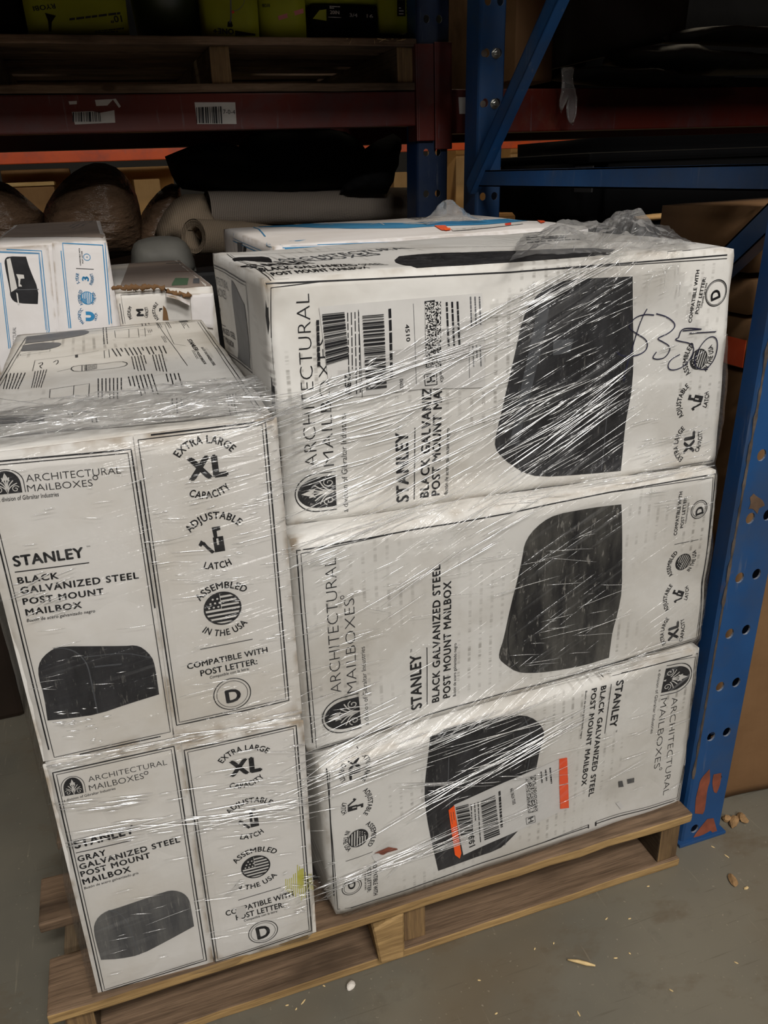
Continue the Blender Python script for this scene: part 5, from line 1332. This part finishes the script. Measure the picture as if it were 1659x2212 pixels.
f.poly([(676, 72), (705, 45), (705, 20), (690, 22), (676, 40)], 'yellow_green_card', cut=0); f.line([(709, 6), (737, 7), (737, 38), (709, 37)], .001, 'label_grey', closed=True); f.text('20IN', (713, 30), (733, 31), (713, 22), .02, 'label_grey'); f.text('3/4', (755, 36), (772, 37), (755, 28), .02, 'label_grey'); f.text('16', (792, 38), (806, 39), (792, 30), .02, 'label_grey'); f.micro([(712, 12), (735, 13), (735, 20), (712, 19)], 2, 84, 'label_grey'); f.build('printing', t)
card('flat yellow carton lying over the black one, on the rear pallet', 664, 822, 1.32, Z0+.078, .05, .3, 'yellow_green_card', 5)
t, f = card('yellow carton with a black spec panel, at the right end of the rear pallet', 820, 882, 1.31, Z0+.018, .3, .3, 'yellow_green_card', 6)
f.poly([(858, 0), (876, 0), (876, 35), (858, 35)], 'dark_card', cut=0); f.micro([(862, 2), (872, 2), (872, 34), (862, 34)], 5, 86, 'label_grey', h=.3); f.micro([(878, 0), (886, 0), (886, 32), (878, 32)], 4, 87, 'dark_card'); f.build('printing', t)
t, f = card('added black carton filling a dark gap at the left edge, on the rear pallet', -70, 52, 1.31, Z0, .3, .3, 'dark_card', 8)  # added so this corner of the rack stays dark
card('thin dark board under the right end yellow carton on the rear pallet', 815, 880, 1.30, Z0, .016, .35, 'dark_card', 7, name='board', cat='board', group='loose boards on the rear pallet')

# lower level of the rear rack: bulk carton and the soft goods piled on it
bm = bmesh.new(); box(bm, -.55, 1.0, 1.42, 2.2, 0, .86, .01)
tag(bml('bulk_carton', bm, 'dark_wrap'), 'dark bulk carton carrying the rolled rugs behind the pallet', 'box')
def roll(name, lab, a, b, r, mat, cat='rug', turns=True, seed=0, hole=.35, grp=None):
    t = thing(name, (a+b)/2-V((0, 0, r)), lab, cat, grp)
    d = (b-a).normalized(); x = d.orthogonal().normalized(); y = d.cross(x); n = 34; verts, faces = [], []
    N = 26
    for i in range(N+1):
        c = a.lerp(b, i/N)
        for k in range(n):
            an = 2*pi*k/n; rr = r*(1+.05*noise.noise(V((cos(an)*1.5+seed, sin(an)*1.5, i*.22)))+.025*noise.noise(V((cos(an)*4+seed, sin(an)*4, i*.6))))
            verts.append(c+(x*cos(an)+y*sin(an))*rr)
    for i in range(N):
        for k in range(n): faces.append((i*n+k, i*n+(k+1) % n, (i+1)*n+(k+1) % n, (i+1)*n+k))
    link('rolled_pile', verts, faces, mat, t, smooth=True)
    for c, sg in ((a, 1), (b, -1)):      # the spiral of the rolled edge
        bm = bmesh.new(); prev = None; ph = 0
        for k in range(120):
            tt = k/119; an = tt*2*pi*4.5; rr = r*(hole+(.98-hole)*tt)
            p_ = c+(x*cos(an)+y*sin(an))*rr; w = r*.10
            q = [bm.verts.new(p_+d*sg*.002), bm.verts.new(p_-(x*cos(an)+y*sin(an))*w+d*sg*.002), bm.verts.new(p_-(x*cos(an)+y*sin(an))*w+d*sg*.05), bm.verts.new(p_+d*sg*.05)]
            if prev:
                for m in range(3): bm.faces.new((prev[m], prev[m+1], q[m+1], q[m]))
            prev = q
        bml('rolled_edge', bm, mat, t, True)
    return t
roll('rug_roll', 'ribbed grey rug roll lying under the black sack', ony(448, 450, 1.60), ony(900, 440, 1.66), .047, 'grey_rug')
roll('rug_roll', 'beige rug roll showing its open end, right of the grey parcel', ony(418, 512, 1.46), ony(640, 518, 1.72), .045, 'beige_rug', seed=3, hole=.7)
tag(pillow('rug_fold', [(330, 520), (345, 470), (385, 420), (440, 418), (462, 470), (520, 480), (520, 530), (430, 540)], 1.58, .08, 'beige_rug', seed=4, amp=.022), 'crumpled brown rug fold left of the grey roll', 'rug')
tag(pillow('sack', [(356, 338), (380, 328), (420, 312), (480, 305), (515, 316), (532, 292), (560, 283), (650, 278), (740, 280), (765, 300), (790, 330), (800, 380), (790, 416), (600, 420), (400, 414), (375, 392)], 1.66, .14, 'black_fabric', seed=5, amp=.012), 'big black fabric sack lying over the rug rolls', 'sack')
tag(pillow('rug_roll', [(735, 415), (760, 350), (800, 310), (850, 288), (866, 300), (862, 345), (845, 400), (835, 420)], 1.58, .07, 'dark_grey_fabric', seed=6, amp=.006), 'dark grey rug leaning at the right of the black sack', 'rug')
tag(pillow('wrapped_bundle', [(88, 500), (92, 455), (125, 400), (170, 362), (215, 348), (262, 366), (292, 410), (304, 455), (312, 520), (280, 560), (110, 560)], 1.66, .16, 'brown_wrap', seed=7, amp=.014), 'rounded brown bundle in wrinkled plastic behind the blue printed carton', 'bundle')
tag(pillow('wrapped_bundle', [(-60, 520), (-50, 410), (-10, 388), (25, 400), (60, 430), (96, 462), (90, 520), (60, 560), (-40, 560)], 1.62, .14, 'brown_wrap', seed=8, amp=.012), 'brown plastic bundle cut off by the left edge', 'bundle')
tag(pillow('wrapped_bundle', [(285, 540), (300, 470), (330, 425), (365, 395), (388, 400), (395, 440), (372, 500), (345, 540)], 1.70, .10, 'brown_wrap', seed=9, amp=.01), 'dark brown bundle leaning between the rounded bundle and the sack', 'bundle')
tag(pillow('parcel', [(282, 580), (284, 530), (305, 515), (355, 508), (395, 514), (418, 550), (425, 590), (350, 600)], 1.46, .06, 'grey_parcel_paper', seed=10, amp=.012), 'grey printed soft parcel between the left cartons', 'parcel')

# ================================================================== FAR RACK beyond the next aisle
YF = 4.4
beam(-1.4, 1.75, YF, 1.196, 1.268, 'bright orange rack beam lit in the far aisle', 'bright_orange_paint'); beam(1.86, 4.9, YF, 1.196, 1.268, 'bright orange rack beam in the far aisle, right of the far post', 'bright_orange_paint')
fr3 = thing('rack_upright_frame', (1.8, YF+.5, 0), 'far rack upright frame beyond the aisle, behind the right bay', 'rack upright'); post('post', 1.765, YF, .075, .07, 2.3, 0, [.16+.1*i for i in range(20)], fr3)
p3 = thing('wooden_pallet', (.2, YF+.5, 1.27), 'pale new pallet on the far orange beam', 'pallet')
for k in range(3): plank('deck_board', -.35, .9, YF+.0+k*.3, YF+.12+k*.3, 1.345, 1.365, ['pale_lumber', 'pale_lumber'], p3, seed=70+k)
for k in range(2): plank('bottom_board', -.35, .9, YF+k*.5, YF+.1+k*.5, 1.27, 1.288, ['pale_lumber', 'pale_lumber'], p3, seed=74+k)
for x in (-.34, .16, .86): plank('stringer', x, x+.04, YF+.01, YF+.9, 1.288, 1.345, ['pale_lumber', 'pale_lumber'], p3, seed=77)
def cbox(name, lab, px0, py0, px1, py1, y, depth, mat, cat='box', grp=None, seed=0):
    a, b = ony(px0, py0, y), ony(px1, py1, y); bm = bmesh.new(); box(bm, min(a.x, b.x), max(a.x, b.x), y, y+depth, min(a.z, b.z), max(a.z, b.z), .008)
    o = bml(name, bm, mat); return tag(o, lab, cat, grp)
def cz(name, lab, px0, px1, pytop, pybot, y, depth, mat, cat='box'):
    q, r = ony(px0, pytop, y), ony(px1, pytop, y); z0 = .802 if pybot is None else ony(px0, pybot, y).z
    bm = bmesh.new(); box(bm, q.x, r.x, y, y+depth, z0, q.z, .008); return tag(bml(name, bm, mat), lab, cat)
cz('carton', 'grey brown carton low in the far rack at the left', -60, 118, 409, None, YF+.08, .3, 'warm_cardboard'); cz('lumber', 'pale lumber lying below the far orange beam', -60, 118, 398, 407.5, YF+.08, .28, 'pale_lumber', 'lumber')
cz('carton', 'long brown carton under the far orange beam at the left', 0, 150, 368, None, YF+.42, .4, 'warm_cardboard'); cz('carton', 'pale carton right of the rounded brown bundle in the far rack', 288, 345, 388, None, YF+.08, .3, 'tan_cardboard'); cz('carton', 'long tan carton in the far rack above the dark bundle', 250, 372, 362, None, YF+.42, .4, 'tan_cardboard')
cz('carton', 'lit tan carton in the far rack seen between the blue brace and the black tub', 1104, 1215, 296, None, YF+.08, .5, 'tan_cardboard'); cz('carton', 'tall tan carton in the far rack, a bright sliver left of the blue post', 985, 1030, 300, None, YF+.08, .5, 'tan_cardboard'); cz('carton', 'pale carton in the far rack right of the grey rug', 850, 880, 372, None, YF+.08, .5, 'tan_cardboard')
for x0, x1, l in ((-1.3, 1.74, 'left'), (1.86, 4.8, 'right')):
    bm = bmesh.new(); box(bm, x0, x1, YF+.06, YF+1.0, 0, .80, .02); tag(bml('bulk_carton', bm, 'warm_cardboard'), 'long brown bulk carton at the bottom of the far rack, '+l+' of the far post', 'box')
for lab, px0, px1, m in (('white goods on the far pallet', 190, 240, 'pale_goods'), ('green goods on the far pallet', 165, 185, 'green_goods'), ('dark goods on the far pallet', 40, 120, 'dark_card'), ('blue goods on the far pallet', 315, 345, 'blue_goods'), ('dark carton at the right end of the far pallet', 250, 310, 'dark_card')):
    a, b = ony(px0, 320, YF+.1), ony(px1, 320, YF+.1); bm = bmesh.new(); box(bm, a.x, b.x, YF+.1, YF+.5, 1.366, 1.55, .01); tag(bml('carton', bm, m), lab, 'box', 'goods on the far pallet')

bm = bmesh.new(); box(bm, -1.1, -.10, .86, 1.2, 0, .62, .012); tag(bml('bulk_carton', bm, 'dark_brown_card'), 'added dark brown carton deepening the shade behind the left end of the pallet', 'box')  # dark block added to deepen the shade left of the pallet

# ================================================================== RIGHT BAY
bm = bmesh.new(); box(bm, 1.22, 2.6, .74, 1.20, 0, .93, .012); tag(bml('bulk_carton', bm, 'dark_wrap'), 'dark bulk carton under the black tub in the right bay', 'box')
tub = thing('black_tub', (1.85, .95, .935), 'big black plastic tub behind the blue horizontal brace', 'tub')
bm = bmesh.new(); 
vs_, fs = box(bm, 1.19, 2.45, .75, 1.20, .935, 1.135, 0)
bmesh.ops.bevel(bm, geom=[e for e in bm.edges], offset=.045, segments=5, affect='EDGES'); roughen(bm, .004, 7, 3); bml('tub_body', bm, 'black_plastic', tub, True)
bm = bmesh.new(); box(bm, 1.182, 2.46, .742, 1.208, 1.085, 1.105, .008); bml('tub_rim', bm, 'black_plastic', tub)
bm = bmesh.new(); a, b = onx(1244, 331, 1.186), onx(1280, 366, 1.186); box(bm, 1.186, 1.189, min(a.y, b.y), max(a.y, b.y), 1.03, 1.08); bml('tub_label', bm, 'dark_wrap', tub)['label'] = 'grey sticker on the side'
for lab, q, m in (('brown torn paper strip under the black tub, right', [(1370, 468), (1405, 462), (1435, 460), (1432, 474), (1395, 478), (1372, 476)], 'tan_cardboard'), ('clear plastic scrap on the dark box near the low brace', [(1495, 500), (1525, 494), (1560, 496), (1555, 515), (1520, 518)], 'crumpled_film')):
    o = pillow('scrap', q, .73, .012, m, seed=12, step=.0025, amp=.001); tag(o, lab, 'scrap')
cb = [('tan carton topmost behind the blue front post', 1.058, 1.75, .17, .945, 1.0, 'brown_cardboard'), ('brown flat carton second from the top behind the front post', 1.062, 1.76, .16, .885, .938, 'brown_cardboard'), ('brown carton with an orange sticker behind the front post', 1.066, 1.74, .15, .80, .872, 'brown_cardboard')]
orng = None
for i, (lab, x0, x1, y0, z0, z1, m) in enumerate(cb):
    z0 = (.926, .867, .788)[i]; z1 = (1.02, .919, .862)[i]
    C = [V((1.10, y0, z0)), V((x1, y0, z0)), V((1.10, y0, z1)), V((x1, y0, z1))]; C += [c+V((0, .22, 0)) for c in C]
    t = thing('cardboard_box', (C[0]+C[5])/2, lab, 'box', 'brown cartons behind the front post'); carton_body('carton_body', C, t, m, seed=60+i, step=.04)
    if i == 2: orng = t
tb = thing('cardboard_box', (1.4, .15, 0), 'tall brown carton standing on the floor behind the front post', 'box', 'brown cartons behind the front post')
C = [V((1.098, .10, .004)), V((1.75, .055, .004)), V((1.10, .13, .780)), V((1.75, .09, .780))]; C += [c+V((0, .26, 0)) for c in C]
o, tbv = carton_body('carton_body', C, tb, 'brown_cardboard', seed=66, step=.02, amp=.012, freq=4)
bm = bmesh.new(); q = [V((1.0975, .153, .793)), V((1.0975, .153, .834)), V((1.0975, .215, .834)), V((1.0975, .24, .793))]
bm.faces.new([bm.verts.new(v) for v in q]); bm.normal_update(); bmesh.ops.solidify(bm, geom=bm.faces[:], thickness=.001); o = bml('orange_sticker', bm, 'vivid_orange', orng)
# goods on the right beam
for x0, x1, l in ((-1.2, .98, 'added dark cartons blacking out the back of the rear pallet, behind the yellow ones'), (1.12, 3.4, 'added dark bulk carton blacking out the back of the right beam')):  # dark blocks added so the gaps behind the goods stay black
    bm = bmesh.new(); box(bm, x0, x1, 1.86, 2.22, 1.376 if x0 < 0 else 1.28, 1.95, .01); tag(bml('carton', bm, 'dark_card'), l, 'box')
db = thing('wrapped_carton', (1.7, 1.5, 1.33), 'dark grey carton in plastic film on the right beam, top right', 'box')
A = [ony(1207, 148, 1.27), ony(1480, 60, 1.27+.25)]
C = [V((1.44, 1.30, 1.335)), V((1.86, 1.62, 1.345)), V((1.42, 1.30, 1.50)), V((1.86, 1.62, 1.52)), V((1.24, 1.72, 1.335)), V((1.62, 2.0, 1.34)), V((1.24, 1.72, 1.5)), V((1.62, 2.0, 1.5))]
C = [V((1.425, 1.28, 1.318)), V((1.86, 1.36, 1.40)), V((1.435, 1.28, 1.52)), V((1.86, 1.36, 1.56))]; C += [c+V((.0, .5, .0)) for c in C]
o, dbv = carton_body('carton_body', C, db, 'dark_wrap', seed=70, step=.03, amp=.006)
for i, (L, lab) in enumerate((([(1480, 62), (1560, 55), (1700, 60), (1700, 105), (1560, 100), (1440, 92), (1430, 80)], 'dark film wrapped slab at the top right edge'), ([(1300, 118), (1430, 92), (1560, 112), (1700, 118), (1700, 160), (1500, 165), (1340, 150)], 'dark film wrapped slab under the upper one'), ([(1210, 150), (1330, 140), (1500, 165), (1700, 170), (1700, 190), (1500, 192), (1230, 186)], 'lowest dark wrapped slab lying on the right beam'))):
    tag(pillow('wrapped_slab', L, 1.34-.03*i, .10, 'dark_wrap', seed=20+i, amp=.008), lab, 'slab', 'dark wrapped slabs on the right beam')
bm = bmesh.new(); a, b = ony(1112, 130, 1.34), ony(1200, 0, 1.34); box(bm, a.x, b.x, 1.34, 1.8, 1.29, b.z+.1, .006); tag(bml('carton', bm, 'brown_cardboard'), 'dim brown carton on the right beam behind the blue diagonal', 'box')
bm = bmesh.new(); rnd = random.Random(2)
bm.free()
o = pillow('film_scrap', [(1212, 146), (1242, 144), (1236, 170), (1246, 205), (1246, 245), (1238, 271), (1226, 262), (1222, 235), (1226, 215), (1212, 245), (1206, 225), (1214, 190)], 1.20, .012, 'crumpled_film', seed=30, step=.006, amp=.006); tag(o, 'torn clear plastic film hanging from the dark carton at top right', 'plastic scrap')
bm = bmesh.new(); box(bm, 1.1335, 1.1405, 1.06, 1.064, 1.19, 1.37, .001); tag(bml('orange_strip', bm, 'bright_orange_paint'), 'thin orange connector strip beside the bolted blue post', 'strip')

# ================================================================== FLOOR LITTER
def chip(name, lab, px, py, L, wd, h, ang, mat, cat, grp=None, seed=0):
    c = onz(px, py, 0); bm = bmesh.new(); bmesh.ops.create_icosphere(bm, subdivisions=2, radius=1)
    for v in bm.verts:
        n = noise.noise(v.co*3+V((seed*3.3, 0, 0)))
        v.co = V((v.co.x*L*(1+.3*n), v.co.y*wd*(1+.5*n), max(-.6, v.co.z)*h))
    M = Matrix.Translation(c+V((0, 0, h*.62)))@Matrix.Rotation(radians(ang), 4, 'Z'); bmesh.ops.transform(bm, matrix=M, verts=bm.verts)
    return tag(bml(name, bm, mat), lab, cat, grp)
chip('bark_chip', 'brown bark chip on the floor right of the pallet', 1583, 1903, .013, .006, .004, 70, 'bark', 'wood chip', seed=1)
chip('wood_chip', 'pale flat wood chip beside the bark chip', 1612, 1919, .005, .0025, .0015, 10, 'splinter_wood', 'wood chip', seed=2)
bm = bmesh.new(); a, b = onz(1226, 2073, .003), onz(1286, 2086, .003); tubebm(bm, [a, a.lerp(b, .4)+V((0, 0, .001)), a.lerp(b, .7), b], [.0012, .0028, .003, .0012], 6); tag(bml('wood_splinter', bm, 'splinter_wood'), 'long pale splinter on the stained floor in front of the pallet', 'wood chip')
chip('crumb', 'white paper crumb on the floor in front of the pallet', 758, 2133, .008, .0055, .005, 40, 'crumb', 'crumb', seed=3)
for k, (x, y, a) in enumerate(((1585, 1778, 40), (1603, 1770, 80), (1570, 1772, 20))): chip('bark_chip', ('splintered bark piece by the brown carton, nearest the post', 'splintered bark piece by the brown carton, furthest right', 'small dark bark flake beside the blue post')[k], x, y, .016-.004*k, .007, .006, a, 'bark', 'wood chip', 'bark pieces by the brown carton', 10+k)
rnd = random.Random(8)
spots = [(620, 2172), (700, 2130), (640, 2180), (655, 2165), (880, 2050), (960, 2020), (1035, 2118), (1155, 2050), (1196, 2038), (1330, 2070), (1310, 1985), (1360, 1985), (1360, 2060), (1450, 2140), (1590, 2080), (1540, 1830), (1570, 1850), (1072, 2190), (1250, 2190), (1400, 1915)]
for k, (x, y) in enumerate(spots):
    chip('wood_speck', 'tiny pale wood speck scattered on the concrete floor', x, y, rnd.uniform(.002, .005), .0011, .0009, rnd.uniform(0, 180), 'splinter_wood', 'wood speck', 'wood specks on the floor', 20+k)
bpy.data.objects.remove(_to)
